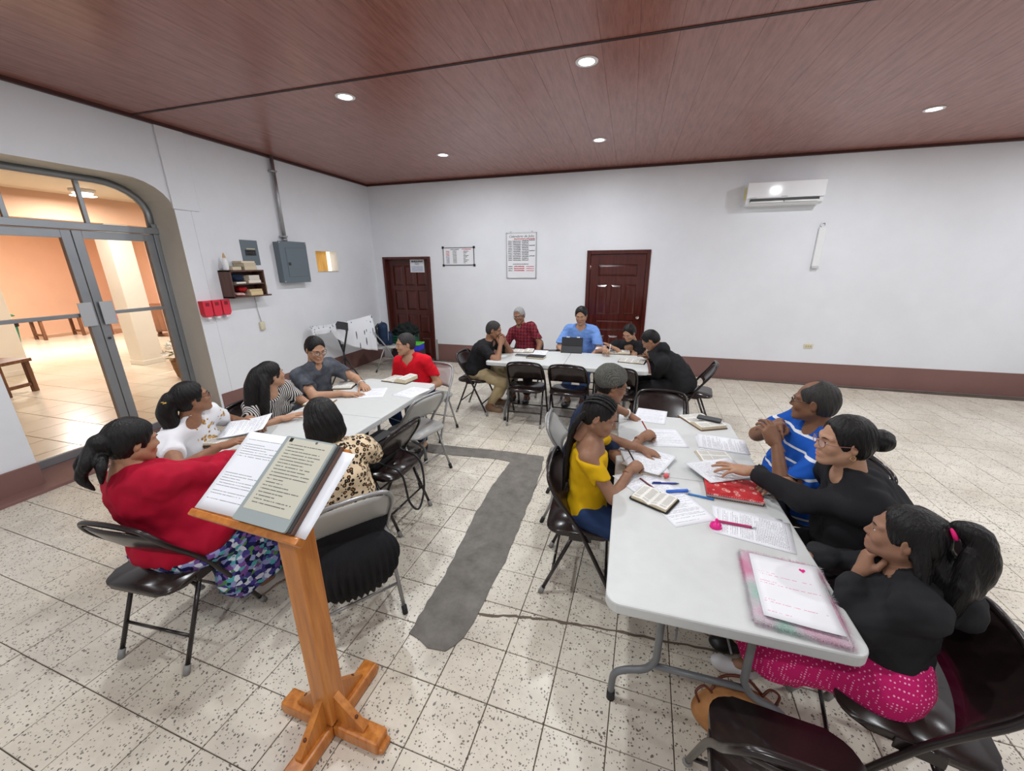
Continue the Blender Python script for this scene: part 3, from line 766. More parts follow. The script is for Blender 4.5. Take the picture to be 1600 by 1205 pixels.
# back wall with the two door openings
D1 = (-4.615, -3.60, 1.98); D2 = (-.70, .31, 2.04)       # x0, x1, top
bm = bmesh.new()
xs = [WX - .45, D1[0], D1[1], D2[0], D2[1], EX + .2]
for a, b in ((0, 1), (2, 3), (4, 5)): add_box(bm, (xs[a], WY, -.1), (xs[b], WY + .2, CZ + .1))
for d in (D1, D2): add_box(bm, (d[0], WY, d[2]), (d[1], WY + .2, CZ + .1))
for d in (D1, D2): add_box(bm, (d[0], WY + .15, -.1), (d[1], WY + .2, d[2]))
bmesh.ops.remove_doubles(bm, verts=bm.verts, dist=1e-4)
struct(obj('wall_back', bm, M_WALL, smooth=False))
bm = bmesh.new()
bo = struct(obj('baseboard_back', box((D1[1], WY - .006, 0), (D2[0], WY + .002, BASE)), M_BASE, smooth=False))
bo2 = struct(obj('baseboard_back_right', box((D2[1], WY - .006, 0), (EX, WY + .002, BASE)), M_BASE, smooth=False)); bo2.name = 'baseboard_right'
struct(obj('wall_right', box((EX, SY, -.1), (EX + .2, WY + .2, CZ + .1)), M_WALL, smooth=False))
struct(obj('wall_rear', box((WX - .4, SY - .2, -.1), (EX + .2, SY, CZ + .1)), M_WALL, smooth=False))
# left wall, 0.4 m thick, with the arched doorway and the small window
OY0, OY1, OZ = 1.77, 3.425, 2.69; WT = .42
W_ = (5.415, 5.90, 1.735, 2.055)                          # window y0 y1 z0 z1
prof = [(OY0, 0)] + [(OY0, OZ - .28)]
prof += [(OY0 + .42 - .42 * math.cos(t), OZ - .28 + .28 * math.sin(t)) for t in np.linspace(.2, PI / 2, 6)]
prof += [(OY1 - .42 + .42 * math.sin(t), OZ - .28 + .28 * math.cos(t)) for t in np.linspace(0, PI / 2 - .15, 7)] + [(OY1, OZ - .28), (OY1, 0)]
bm = bmesh.new()
def quadwall(bm, y0, y1, z0, z1): add_box(bm, (WX - WT, y0, z0), (WX, y1, z1))
quadwall(bm, SY - .2, OY0, -.1, CZ + .1); quadwall(bm, OY1, W_[0], -.1, CZ + .1); quadwall(bm, W_[0], W_[1], -.1, W_[2]); quadwall(bm, W_[0], W_[1], W_[3], CZ + .1); quadwall(bm, W_[1], WY, -.1, CZ + .1)
top = [(OY0, CZ + .1)] + [p for p in prof[1:-1]] + [(OY1, CZ + .1)]
a = [bm.verts.new((WX, y, z)) for y, z in top]; b = [bm.verts.new((WX - WT, y, z)) for y, z in top]
bm.faces.new(a); bm.faces.new(b[::-1])
for k in range(len(top)): bm.faces.new((a[k], b[k], b[(k + 1) % len(top)], a[(k + 1) % len(top)]))
bmesh.ops.recalc_face_normals(bm, faces=bm.faces)
me = bpy.data.meshes.new('wall_left'); bm.to_mesh(me); bm.free(); me.materials.append(M_WALL); me.materials.append(M_JAMB)
for p in me.polygons:
    c = p.center
    if WX - WT + .01 < c.x < WX - .01 and OY0 - .02 < c.y < OY1 + .02 and c.z < OZ + .02: p.material_index = 1
wl = struct(obj('wall_left', me, None, smooth=False))
obj('wall_pilaster', box((WX, 3.405, 2.43), (WX + .022, 3.69, CZ - .03), .004), M_WALL, wl, smooth=False)
obj('wall_pilaster', box((WX, 3.60, 0), (WX + .005, 3.76, 2.46), .002), M_WALL, wl, smooth=False)
struct(obj('baseboard_left', box((WX - .002, OY1 + .03, 0), (WX + .006, WY, .30)), M_BASE, smooth=False))
struct(obj('threshold_left', box((WX - WT, SY, -.004), (-4.635, OY1 + .02, .028), .004), M_BASE, smooth=False)).name = 'trim_3'
struct(obj('trim_4', box((WX - .002, SY, .02), (WX + .02, OY0 - .0, .225), .004), M_BASE, smooth=False))
# ---- glazed aluminium double door with transom
M_ALU = mat('brushed_aluminium', (.33, .35, .37, 1), .42, .75, var=.08, vscale=3)
t = NT('door_glass'); t.set(color=(1, 1, 1, 1), rough=.0, trans=1.0, ior=1.02, spec=.5); M_GLASS = t.m
fx = WX - .40
def bar(name, y0, y1, z0, z1, par, d=.05, m=None, x=None):
    xx = fx if x is None else x
    return obj(name, box((xx, y0, z0), (xx + d, y1, z1), .003), m or M_ALU, par, smooth=False)
gd = struct(bpy.data.objects.new('door_3', None)); COL.objects.link(gd)
MUL = 2.672; TR = 2.235
bar('frame_post', OY1 - .05, OY1 + .0, .02, TR + .05, gd, .07); bar('frame_post', OY0, OY0 + .05, .02, TR + .05, gd, .07)
bar('transom_bar', OY0, OY1, TR - .055, TR + .01, gd, .085)
apts = [Vector((fx + .03, y, z)) for y, z in [(OY1 - .035, TR)] + [(y + (.03 if y < 2.6 else -.03), z - .03) for y, z in prof[1:-1]][::-1] + [(OY0 + .035, TR)]]
obj('arch_frame', tube(apts, .032, 6, flat=(.035, .035, (1, 0, 0))), M_ALU, gd)
for y in (2.84, 2.285): bar('transom_mullion', y - .018, y + .018, TR, OZ - .03, gd, .035)
gb = bmesh.new(); gp_ = [(OY0 + .04, TR + .01)] + [(y + (.03 if y < 2.6 else -.03), z - .03) for y, z in prof[1:-1]] + [(OY1 - .04, TR + .01)]
va = [gb.verts.new((fx + .02, y, z)) for y, z in gp_]; vb = [gb.verts.new((fx + .026, y, z)) for y, z in gp_]
gb.faces.new(va); gb.faces.new(vb[::-1])
for k in range(len(gp_)): gb.faces.new((va[k], va[(k + 1) % len(gp_)], vb[(k + 1) % len(gp_)], vb[k]))
bmesh.ops.recalc_face_normals(gb, faces=gb.faces); obj('transom_pane', gb, M_GLASS, gd, smooth=False)
for y0, y1, hs in ((MUL + .004, OY1 - .052, 1), (OY0 + .052, MUL - .004, -1)):
    lf = obj('door_leaf', box((fx + .005, y0, .03), (fx + .055, y0 + .075, TR - .06), .003), M_ALU, gd, smooth=False)
    bar('stile', y1 - .075, y1, .03, TR - .06, lf, .05, x=fx + .005)
    bar('rail', y0 + .075, y1 - .075, TR - .135, TR - .06, lf, .05, x=fx + .005); bar('rail', y0 + .075, y1 - .075, .03, .105, lf, .05, x=fx + .005)
    bar('push_bar', y0 + .075, y1 - .075, 1.365, 1.40, lf, .04, x=fx + .02)
    obj('pane', box((fx + .026, y0 + .07, .10), (fx + .032, y1 - .07, TR - .13)), M_GLASS, lf, smooth=False)
    yy = MUL + hs * .085
    obj('pull_plate', box((fx + .075, min(yy - hs * .055, yy + hs * .055), 1.27), (fx + .083, max(yy - hs * .055, yy + hs * .055), 1.50), .002, Matrix.Identity(4)), mat('plate_grey', (.52, .54, .56, 1), .45, .3), lf, smooth=False)
    obj('plate_arm', box((fx + .05, yy - .03, 1.30), (fx + .077, yy + .03, 1.47), .003), M_ALU, lf, smooth=False)
obj('lock_cylinder', lathe([(.012, 0), (.012, .012), (.008, .014)], 12, T(fx + .055, MUL + .04, 1.13) @ Ry(90)), mat('dark_steel', (.08, .08, .085, 1), .35, .8), gd)
# ---- small window in the left wall
wn = struct(bpy.data.objects.new('window_1', None)); COL.objects.link(wn)
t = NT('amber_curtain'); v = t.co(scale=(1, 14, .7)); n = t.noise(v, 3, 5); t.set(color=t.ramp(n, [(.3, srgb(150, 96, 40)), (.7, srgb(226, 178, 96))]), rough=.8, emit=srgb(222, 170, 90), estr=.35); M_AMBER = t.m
bm = bmesh.new(); pts = [(WX - .10 + .012 * math.sin(k * 1.1), W_[0] + (W_[1] - W_[0]) * .70 * k / 24) for k in range(25)]
va = [bm.verts.new((x, y, W_[2])) for x, y in pts]; vb = [bm.verts.new((x, y, W_[3])) for x, y in pts]
for k in range(24): bm.faces.new((va[k], va[k + 1], vb[k + 1], vb[k]))
obj('curtain', bm, M_AMBER, wn)
obj('window_pane', box((WX - .15, W_[0], W_[2]), (WX - .14, W_[1], W_[3])), mat('bright_sky_pane', (.8, .74, .6, 1), .3, emit=(1, .88, .66, 1), estr=1.0), wn, smooth=False)
obj('window_sill', box((WX - WT, W_[0], W_[2] - .004), (WX + .0, W_[1], W_[2] + .008)), M_JAMB, wn, smooth=False)
# ---- wooden doors
def wood_mat(name, a, b, rough=.3, sc=(20, 20, 1.6)):
    t = NT(name); v = t.co(scale=sc); n = t.noise(v, 1.5, 6, .6); t.set(color=t.ramp(n, [(.3, a), (.7, b)]), rough=rough, spec=.5, normal=t.bump(n, .1, .004)); MATS[name] = t.m; return t.m
M_DOORA = wood_mat('dark_door_wood', srgb(58, 22, 18), srgb(92, 42, 34), .38)
M_DOORB = wood_mat('lacquered_mahogany', srgb(58, 20, 16), srgb(88, 36, 28), .16)
def add_panel(bm, x0, x1, z0, z1, y, d=.012, bv=.03):
    """raised panel with a bevelled edge, proud towards -y"""
    a = [(x0, y, z0), (x1, y, z0), (x1, y, z1), (x0, y, z1)]; b = [(x0 + bv, y - d, z0 + bv), (x1 - bv, y - d, z0 + bv), (x1 - bv, y - d, z1 - bv), (x0 + bv, y - d, z1 - bv)]
    A = [bm.verts.new(p) for p in a]; B = [bm.verts.new(p) for p in b]; bm.faces.new(B)
    for k in range(4): bm.faces.new((A[k], A[(k + 1) % 4], B[(k + 1) % 4], B[k]))
def wood_door(name, x0, x1, top, fw, yl, m, cells, knob, rail=.022):
    """cells: panels as fractions of the leaf (x0, x1, z0, z1); the frame is proud of the recessed panel beds"""
    d = struct(bpy.data.objects.new(name, None)); COL.objects.link(d)
    for a, b in (((x0, WY - .02, 0), (x0 + fw, WY + .13, top)), ((x1 - fw, WY - .02, 0), (x1, WY + .13, top)), ((x0 + fw, WY - .02, top - fw), (x1 - fw, WY + .13, top))):
        obj('door_frame', box(a, b, .004), m, d, smooth=False)
    lx0, lx1, lz1 = x0 + fw + .004, x1 - fw - .004, top - fw - .005; W2, H2 = lx1 - lx0, lz1 - .01
    bm = bmesh.new(); add_box(bm, (lx0, yl + .014, .01), (lx1, yl + .045, lz1))
    leaf = obj('door_leaf', bm, m, d, smooth=False)
    xsn = sorted({0, 1} | {c[0] for c in cells} | {c[1] for c in cells}); zsn = sorted({0, 1} | {c[2] for c in cells} | {c[3] for c in cells})
    bm = bmesh.new()
    for xa, xb in zip(xsn, xsn[1:]):
        for za, zb in zip(zsn, zsn[1:]):
            cx, cz_ = (xa + xb) / 2, (za + zb) / 2
            if any(c[0] < cx < c[1] and c[2] < cz_ < c[3] for c in cells): continue
            add_box(bm, (lx0 + xa * W2, yl, .01 + za * H2), (lx0 + xb * W2, yl + .016, .01 + zb * H2))
    bmesh.ops.remove_doubles(bm, verts=bm.verts, dist=1e-4)
    obj('stiles_and_rails', bm, m, leaf, smooth=False)
    for c in cells:
        bm = bmesh.new(); add_panel(bm, lx0 + c[0] * W2 + .006, lx0 + c[1] * W2 - .006, .01 + c[2] * H2 + .006, .01 + c[3] * H2 - .006, yl + .0135, .015, .032)
        bmesh.ops.recalc_face_normals(bm, faces=bm.faces); obj('panel', bm, m, leaf, smooth=False)
    if knob: obj('door_knob', lathe([(.026, 0), (.026, .006), (.012, .012), (.012, .03), (.022, .038), (.030, .052), (.027, .066), (.012, .074), (.002, .075)], 18, T(lx0 + knob[0] * W2, yl, knob[1]) @ Rx(90)), mat('chrome', (.82, .80, .76, 1), .12, 1), leaf)
    return d
c9 = [(.11 + k * .275, .335 + k * .275, z0, z1) for z0, z1 in ((.035, .22), (.265, .455), (.50, .70), (.745, .945)) for k in range(3)]
d1 = wood_door('door_1', D1[0], D1[1], D1[2], .045, WY + .085, M_DOORA, c9, None)
obj('bolt', box((D1[1] - .10, WY + .06, 1.055), (D1[1] - .085, WY + .084, 1.10), .002), mat('dark_steel', (.08, .08, .085, 1)), d1)
c2 = [(.14, .86, .82, .92)] + [(.13 + k * .265, .335 + k * .265, .50, .755) for k in range(3)] + [(.14, .86, .36, .455)] + [(.13 + k * .265, .335 + k * .265, .07, .32) for k in range(3)]
d2 = wood_door('door_2', D2[0], D2[1], D2[2], .06, WY + .01, M_DOORB, c2, (.925, .96))
for z in (1.78, .3): obj('hinge', tube([(D2[0] + .062, WY - .0, z - .04), (D2[0] + .062, WY - .0, z + .04)], .006, 8), mat('chrome', (.8, .8, .8, 1)), d2)
struct(obj('trim_5', box((D1[1] - .005, WY - .015, 0), (D1[1] + .05, WY + .02, .42), .004), mat('grey_plaster', (.36, .35, .34, 1), .8), smooth=False))
# ------------------------------------------------------------------ downlights
M_LED = mat('led_disc', (1, 1, 1, 1), emit=(.93, .97, 1, 1), estr=14)
M_RIM = mat('white_rim', (.85, .85, .86, 1), .4)
def downlight(x, y, label, on=True):
    t = thing('downlight', label, 'ceiling light', (x, y, CZ), 0, 'recessed ceiling downlights')
    obj('rim', lathe([(.058, -.001), (.085, -.001), (.084, -.006), (.066, -.010), (.058, -.006)], 28, None, False), M_RIM, t)
    obj('diffuser', lathe([(.001, -.005), (.059, -.005), (.059, -.002), (.001, -.002)], 28), M_LED, t)
    l = bpy.data.lights.new('downlight_lamp', 'AREA'); l.shape = 'DISK'; l.size = .11; l.energy = LAMP_W; l.color = (.93, .97, 1.0)
    lo_ = bpy.data.objects.new('lamp', l); COL.objects.link(lo_); lo_.parent = t; lo_.location = (0, 0, -.014)
    return t
LL = [((-2.53, 3.49), 'lit recessed downlight nearest the glazed door, beside the ceiling joint'), ((-.42, 3.48), 'brightest recessed downlight just behind the ceiling joint, above the trench'),
      ((-.47, 5.46), 'recessed downlight above the far table, towards the lacquered door'), ((-2.55, 5.50), 'small recessed downlight nearest the back left corner'), ((2.75, 5.44), 'recessed downlight at the right, above the air conditioner side')]
for (x, y), lb in LL: downlight(x, y, lb)
for k, (x, y) in enumerate(((2.75, 3.48), (-2.55, 1.40), (-.45, 1.40), (2.75, 1.40), (-2.55, -.9), (-.45, -.9), (2.75, -.9), (5.4, 5.44), (5.4, 3.48), (5.4, 1.4))):  # unseen lamps; the rear left one is added to brighten the near floor
    downlight(x, y, 'recessed downlight outside the view of the picture')
# ------------------------------------------------------------------ the room seen through the glazed doors
M_ORANGE = wall_mat('orange_wall_paint', srgb(238, 194, 164), .7); M_CREAM = wall_mat('cream_column_paint', srgb(244, 236, 222), .6)
AX0 = -16.0; AZ = 2.97
af = struct(obj('floor_annex', box((AX0, -3, -.2), (WX - WT, 9.2, -.004)), mat('annex_grout', srgb(150, 130, 108), .9), smooth=False)); af.name = 'floor_beyond'
t = NT('glazed_cream_tile'); g = t.n('ShaderNodeNewGeometry').outputs['Position']; t.set(color=t.ramp(t.noise(g, .9, 5), [(.3, srgb(206, 194, 172)), (.7, srgb(226, 216, 198))]), rough=.22, spec=.5); M_ATILE = t.m
s_ = .45; bm = box((0, 0, -.01), (s_ - .006, s_ - .006, 0), .002, seg=1); ame = bpy.data.meshes.new('floor_tile'); bm.to_mesh(ame); bm.free(); ame.materials.append(M_ATILE)
V, Fc = [], []
for i in range(24):
    for j in range(27):
        x, y = WX - WT - (i + 1) * s_, -3 + j * s_
        near = 1.6 < y < 8.0 and abs(y - (-x) * .55) < 2.2 and x > -13.2
        if near:
            o = bpy.data.objects.new('floor_tile', ame); COL.objects.link(o); o.parent = af; o.location = (x, y, 0)
        else:
            k = len(V); V += [(x, y, 0), (x + s_ - .006, y, 0), (x + s_ - .006, y + s_ - .006, 0), (x, y + s_ - .006, 0)]; Fc.append((k, k + 1, k + 2, k + 3))
o = obj('floor_tile_field', pydata('ft', V, Fc), M_ATILE, af, smooth=False); o['kind'] = 'stuff'
struct(obj('wall_far', box((AX0 - .2, -3, -.1), (AX0, 9.4, AZ + .2)), M_ORANGE, smooth=False))
struct(obj('wall_far_side', box((AX0, 9.2, -.1), (WX - WT, 9.4, AZ + .2)), M_ORANGE, smooth=False)).name = 'wall_side'
struct(obj('wall_near_side', box((AX0, -3.2, -.1), (WX - WT, -3, AZ + .2)), M_ORANGE, smooth=False)).name = 'wall_opposite'
M_ACEIL = mat('cream_ceiling_boards', srgb(232, 214, 188), .6)
ac_ = struct(obj('ceiling_beyond', box((AX0, -3, AZ + .012), (WX - WT, 9.2, AZ + .15)), mat('annex_ceiling_gap', srgb(120, 96, 78), .8), smooth=False))
for k in range(9):
    obj('ceiling_board', box((AX0 + k * 1.22 + .006, -3, AZ), (AX0 + (k + 1) * 1.22 - .006, 9.2, AZ + .014)), M_ACEIL, ac_, smooth=False)
struct(obj('trim_6', box((-9.32, -3, AZ - .40), (-8.92, 9.2, AZ)), M_ORANGE, smooth=False))
def column(x, y, w_, label):
    t = thing('column', label, 'column', (x, y, 0))
    obj('shaft', box((-w_ / 2, -w_ / 2, 0), (w_ / 2, w_ / 2, AZ), .01), M_CREAM, t, smooth=False); obj('plinth', box((-w_ / 2 - .012, -w_ / 2 - .012, 0), (w_ / 2 + .012, w_ / 2 + .012, .09), .006), M_CREAM, t, smooth=False)
column(-9.12, 5.30, .36, 'square cream column beyond the right leaf of the glazed door')
column(-10.6, 3.95, .50, 'square cream column cut off by the left edge of the picture')
M_BENCH = wood_mat('brown_bench_wood', srgb(92, 58, 40), srgb(134, 88, 60), .45)
def bench(x, y, rz_, ln, label, name='wooden_bench', h=.45, dp=.38, cloth=None):
    t = thing(name, label, 'table' if cloth else 'bench', (x, y, 0), rz_)
    obj('seat_board' if not cloth else 'table_board', box((-ln / 2, -dp / 2, h - .05), (ln / 2, dp / 2, h), .006), M_BENCH, t, smooth=False)
    for sx in (-1, 1):
        for sy in (-1, 1): obj('leg', box((sx * (ln / 2 - .06) - .03, sy * (dp / 2 - .05) - .03, 0), (sx * (ln / 2 - .06) + .03, sy * (dp / 2 - .05) + .03, h - .05), .004), M_BENCH, t, smooth=False)
        obj('stretcher', box((sx * (ln / 2 - .06) - .02, -dp / 2 + .05, .10), (sx * (ln / 2 - .06) + .02, dp / 2 - .05, .15)), M_BENCH, t, smooth=False)
    if cloth:
        o = obj('red_table_cloth', box((-ln / 2 - .02, -dp / 2 - .02, h - .20), (ln / 2 + .02, dp / 2 + .02, h + .006), .01), cloth, None)
        o.location = (x, y, 0); o.rotation_euler = (0, 0, rz_); o.name = 'table_cloth'; tag(o, 'salmon red cloth over the low table by the orange wall', 'tablecloth')
    return t
bench(-14.9, 6.82, 1.55, .9, 'brown wooden bench against the orange wall, next to the bin', h=.55, dp=.5)
bench(-14.3, 8.1, 1.55, 1.35, 'low wooden table under the salmon cloth by the orange wall', 'low_table', .60, .7, cloth_mat('salmon_cloth', srgb(204, 110, 104)))
bench(-9.0, 3.25, .30, .75, 'dark wooden bench close behind the left door leaf', h=.52, dp=.45)
t = thing('waste_bin', 'teal plastic bin with a dark liner by the orange wall', 'bin', (-15.1, 5.95, 0))
obj('tub', lathe([(.17, 0), (.22, .48), (.23, .48), (.23, .50), (.20, .50)], 20), mat('teal_plastic', srgb(40, 170, 150), .4), t); obj('bin_liner', lathe([(.235, .40), (.24, .51), (.20, .53), (.18, .50)], 20), mat('black_plastic', (.01, .01, .012, 1), .4), t)
obj('lid', lathe([(.23, .66), (.20, .70), (.08, .73), (.02, .73)], 20), mat('green_plastic', srgb(30, 130, 90), .4), t)
t = thing('side_cabinet', 'brown wooden cabinet with short legs behind the cream column', 'cabinet', (-12.3, 7.75, 0), .2)
obj('body', box((-.5, -.3, .16), (.5, .3, .85), .01), M_BENCH, t, smooth=False); obj('cabinet_door', box((-.46, -.315, .2), (-.02, -.30, .8), .006), M_BENCH, t, smooth=False); obj('cabinet_door', box((.02, -.315, .2), (.46, -.30, .8), .006), M_BENCH, t, smooth=False)
for sx in (-1, 1):
    for sy in (-1, 1): obj('leg', box((sx * .43 - .035, sy * .24 - .035, 0), (sx * .43 + .035, sy * .24 + .035, .16)), M_BENCH, t, smooth=False)
struct(obj('trim_7', box((-11.5, 7.3, 0), (-11.1, 9.2, AZ)), wall_mat('pinkish_pier_paint', srgb(226, 206, 196), .6), smooth=False))
t = thing('gilded_curtain', 'tall ochre patterned curtain hanging beyond the right door leaf', 'curtain', (-10.4, 7.6, 0))
bm = bmesh.new(); pts = [(.9 * k / 40, .04 * math.sin(k * .9)) for k in range(41)]
va = [bm.verts.new((x, y, 0.03)) for x, y in pts]; vb = [bm.verts.new((x, y, 2.75)) for x, y in pts]
for k in range(40): bm.faces.new((va[k], va[k + 1], vb[k + 1], vb[k]))
tt = NT('ochre_brocade'); v = tt.co(); tt.set(color=tt.ramp(tt.noise(v, 16, 5), [(.35, srgb(120, 78, 30)), (.65, srgb(206, 160, 84))]), rough=.7); obj('drape', bm, tt.m, t); obj('rod', tube([(-.05, 0, 2.75), (.95, 0, 2.75)], .015), M_BENCH, t)
# flower basket by the door
t = thing('flower_basket', 'wicker basket of white flowers beside the glazed door', 'plant', (-7.3, 4.75, 0))
tt = NT('wicker'); v = tt.co(); wv = tt.n('ShaderNodeTexWave', {'Vector': v, 'Scale': 22.0, 'Distortion': 1.5}, bands_direction='Z'); tt.set(color=tt.ramp(wv.outputs['Fac'], [(.2, srgb(110, 72, 40)), (.8, srgb(186, 140, 92))]), rough=.7, normal=tt.bump(wv.outputs['Fac'], .5, .01))
obj('basket', lathe([(.11, 0), (.13, .02), (.17, .30), (.185, .32), (.16, .30)], 24), tt.m, t)
for sx in (-1, 1): obj('handle', tube(catmull([(sx * .17, 0, .24), (sx * .27, 0, .20), (sx * .26, 0, .08), (sx * .15, 0, .05)], 5), .010, 6), tt.m, t)
mw = mat('white_petal', (.82, .82, .78, 1), .6); mg = mat('leaf_green', srgb(70, 110, 56), .6)
pb = bmesh.new()
for k in range(6):
    a = k * PI / 3; vs6 = [pb.verts.new(p) for p in ((0, 0, 0), (.03 * math.cos(a - .4), .03 * math.sin(a - .4), .012), (.062 * math.cos(a), .062 * math.sin(a), .024), (.03 * math.cos(a + .4), .03 * math.sin(a + .4), .012))]; pb.faces.new(vs6)
fm = bpy.data.meshes.new('flower'); pb.to_mesh(fm); pb.free(); fm.materials.append(mw)
lb_ = bmesh.new(); vl = [lb_.verts.new(p) for p in ((0, 0, 0), (.03, .06, .01), (0, .16, -.01), (-.03, .06, .01))]; lb_.faces.new(vl); lm = bpy.data.meshes.new('leaf'); lb_.to_mesh(lm); lb_.free(); lm.materials.append(mg)
for k in range(46):
    r, a = .24 * math.sqrt(rnd.random()), rnd.uniform(0, 6.28); o = bpy.data.objects.new('flower', fm); COL.objects.link(o); o.parent = t
    o.location = (r * math.cos(a), r * math.sin(a), .40 + .22 * (1 - (r / .24) ** 2) + rnd.uniform(-.04, .04)); o.rotation_euler = (rnd.uniform(-.8, .8), rnd.uniform(-.8, .8), rnd.uniform(0, 6))
for k in range(22):
    a = rnd.uniform(0, 6.28); o = bpy.data.objects.new('leaf', lm); COL.objects.link(o); o.parent = t; o.location = (.15 * math.cos(a), .15 * math.sin(a), .33 + rnd.uniform(0, .12)); o.rotation_euler = (rnd.uniform(-.3, .5), 0, a - PI / 2)
for k, (x, y) in enumerate(((-12.6, 5.6), (-8.15, 4.52), (-9.5, .5), (-7.2, 6.6))):
    t = thing('annex_ceiling_lamp', ['round ceiling lamp glowing at the top left behind the transom', 'small round ceiling lamp seen behind the transom mullion', 'round ceiling lamp hidden beyond the left wall', 'round ceiling lamp deep in the room behind the door'][k], 'ceiling light', (x, y, AZ))
    obj('housing', lathe([(.15, 0), (.15, -.03), (.12, -.05)], 20), M_RIM, t); obj('diffuser', lathe([(.12, -.045), (.10, -.07), (.02, -.075)], 20), mat('warm_led', (1, 1, 1, 1), emit=(1, .93, .84, 1), estr=12), t)
    l = bpy.data.lights.new('annex_lamp', 'AREA'); l.shape = 'DISK'; l.size = .3; l.energy = (260, 50, 60, 40)[k]; l.color = (1, .95, .89)
    lo_ = bpy.data.objects.new('lamp', l); COL.objects.link(lo_); lo_.parent = t; lo_.location = (0, 0, -.09)
# ------------------------------------------------------------------ folding tables and chairs
M_TABLE = mat('white_table_plastic', (.60, .62, .61, 1), .42, var=.02, vscale=20, bump=.04, bscale=180)
M_TLEG = mat('grey_powder_coat', (.17, .18, .19, 1), .4, .3); M_RUB = mat('black_rubber', (.015, .015, .016, 1), .7)
def rounded_half(x0, x1, y0, y1, z0, z1, r, rnd_near, rnd_far):
    """half of a table top: outer corners rounded, edge bevelled"""
    def corner(cx, cy, a0, rr): return [(cx + rr * math.cos(math.radians(a0 + 90 * k / 6)), cy + rr * math.sin(math.radians(a0 + 90 * k / 6))) for k in range(7)] if rr else [(cx, cy)]
    rn, rf = (r if rnd_near else 0), (r if rnd_far else 0)
    poly = corner(x1 - rn, y0 + rn, 270, rn) + corner(x1 - rf, y1 - rf, 0, rf) + corner(x0 + rf, y1 - rf, 90, rf) + corner(x0 + rn, y0 + rn, 180, rn)
    bm = prism(poly, z0, z1)
    es = [e for e in bm.edges if abs(e.verts[0].co.z - e.verts[1].co.z) < 1e-5]
    bmesh.ops.bevel(bm, geom=es, offset=.007, segments=2, affect='EDGES', profile=.5); return bm
def folding_table(label, cx, cy, rot, L_=1.83, W2=.76):
    """long axis along local y"""
    t = thing('folding_table', label, 'table', (cx, cy, 0), rot, 'white folding tables')
    for y0, y1, a, b in ((-L_ / 2, -.0015, True, False), (.0015, L_ / 2, False, True)):
        obj('tabletop_half', rounded_half(-W2 / 2, W2 / 2, y0, y1, TH - .045, TH, .05, a, b), M_TABLE, t, smooth=False)
    for sy in (-1, 1):
        y = sy * (L_ / 2 - .22)
        for sx in (-1, 1):
            pts = catmull([(sx * .16, y, TH - .045), (sx * .16, y, .34), (sx * .165, y, .27), (sx * .20, y, .215), (sx * .27, y, .185), (sx * .315, y, .15), (sx * .325, y, .09), (sx * .325, y, .02)], 4)
            lg = obj('leg', tube(pts, .0145, 10), M_TLEG, t); obj('foot_cap', tube([(sx * .325, y, 0), (sx * .325, y, .045)], .018, 10), M_RUB, lg)
        obj('crossbar', tube([(-.175, y, .245), (.175, y, .245)], .0135, 10), M_TLEG, t); obj('leg_bar', tube([(-.30, y, TH - .055), (.30, y, TH - .055)], .011, 8), M_TLEG, t)
        obj('brace', tube([(-.012, sy * .28, TH - .06), (-.10, y, .40)], .0045, 6), M_TLEG, t); obj('brace', tube([(.012, sy * .28, TH - .06), (.10, y, .40)], .0045, 6), M_TLEG, t)
    for sx in (-1, 1): obj('side_rail', box((sx * .33 - .012, -L_ / 2 + .06, TH - .062), (sx * .33 + .012, L_ / 2 - .06, TH - .045)), M_TLEG, t, smooth=False)
    return t
folding_table('white folding table on the left with the lectern at its near end', -2.08, 2.335, 0)
folding_table('white folding table on the right covered with papers and notebooks', .385, 2.005, .0)
folding_table('white folding table at the back, set lengthwise before the lacquered door', -.64, 4.59, PI / 2)
M_BRN = mat('dark_brown_enamel', (.022, .014, .013, 1), .22, .0, .5, var=.15, vscale=30); M_BRF = mat('brown_black_frame', (.016, .011, .011, 1), .25)
M_GRY = mat('grey_beige_enamel', (.42, .42, .40, 1), .35); M_GRF = mat('grey_metal_frame', (.33, .33, .33, 1), .3, .5)
CAP = {'b': mat('grey_cap', (.26, .26, .25, 1), .6), 'g': M_RUB}
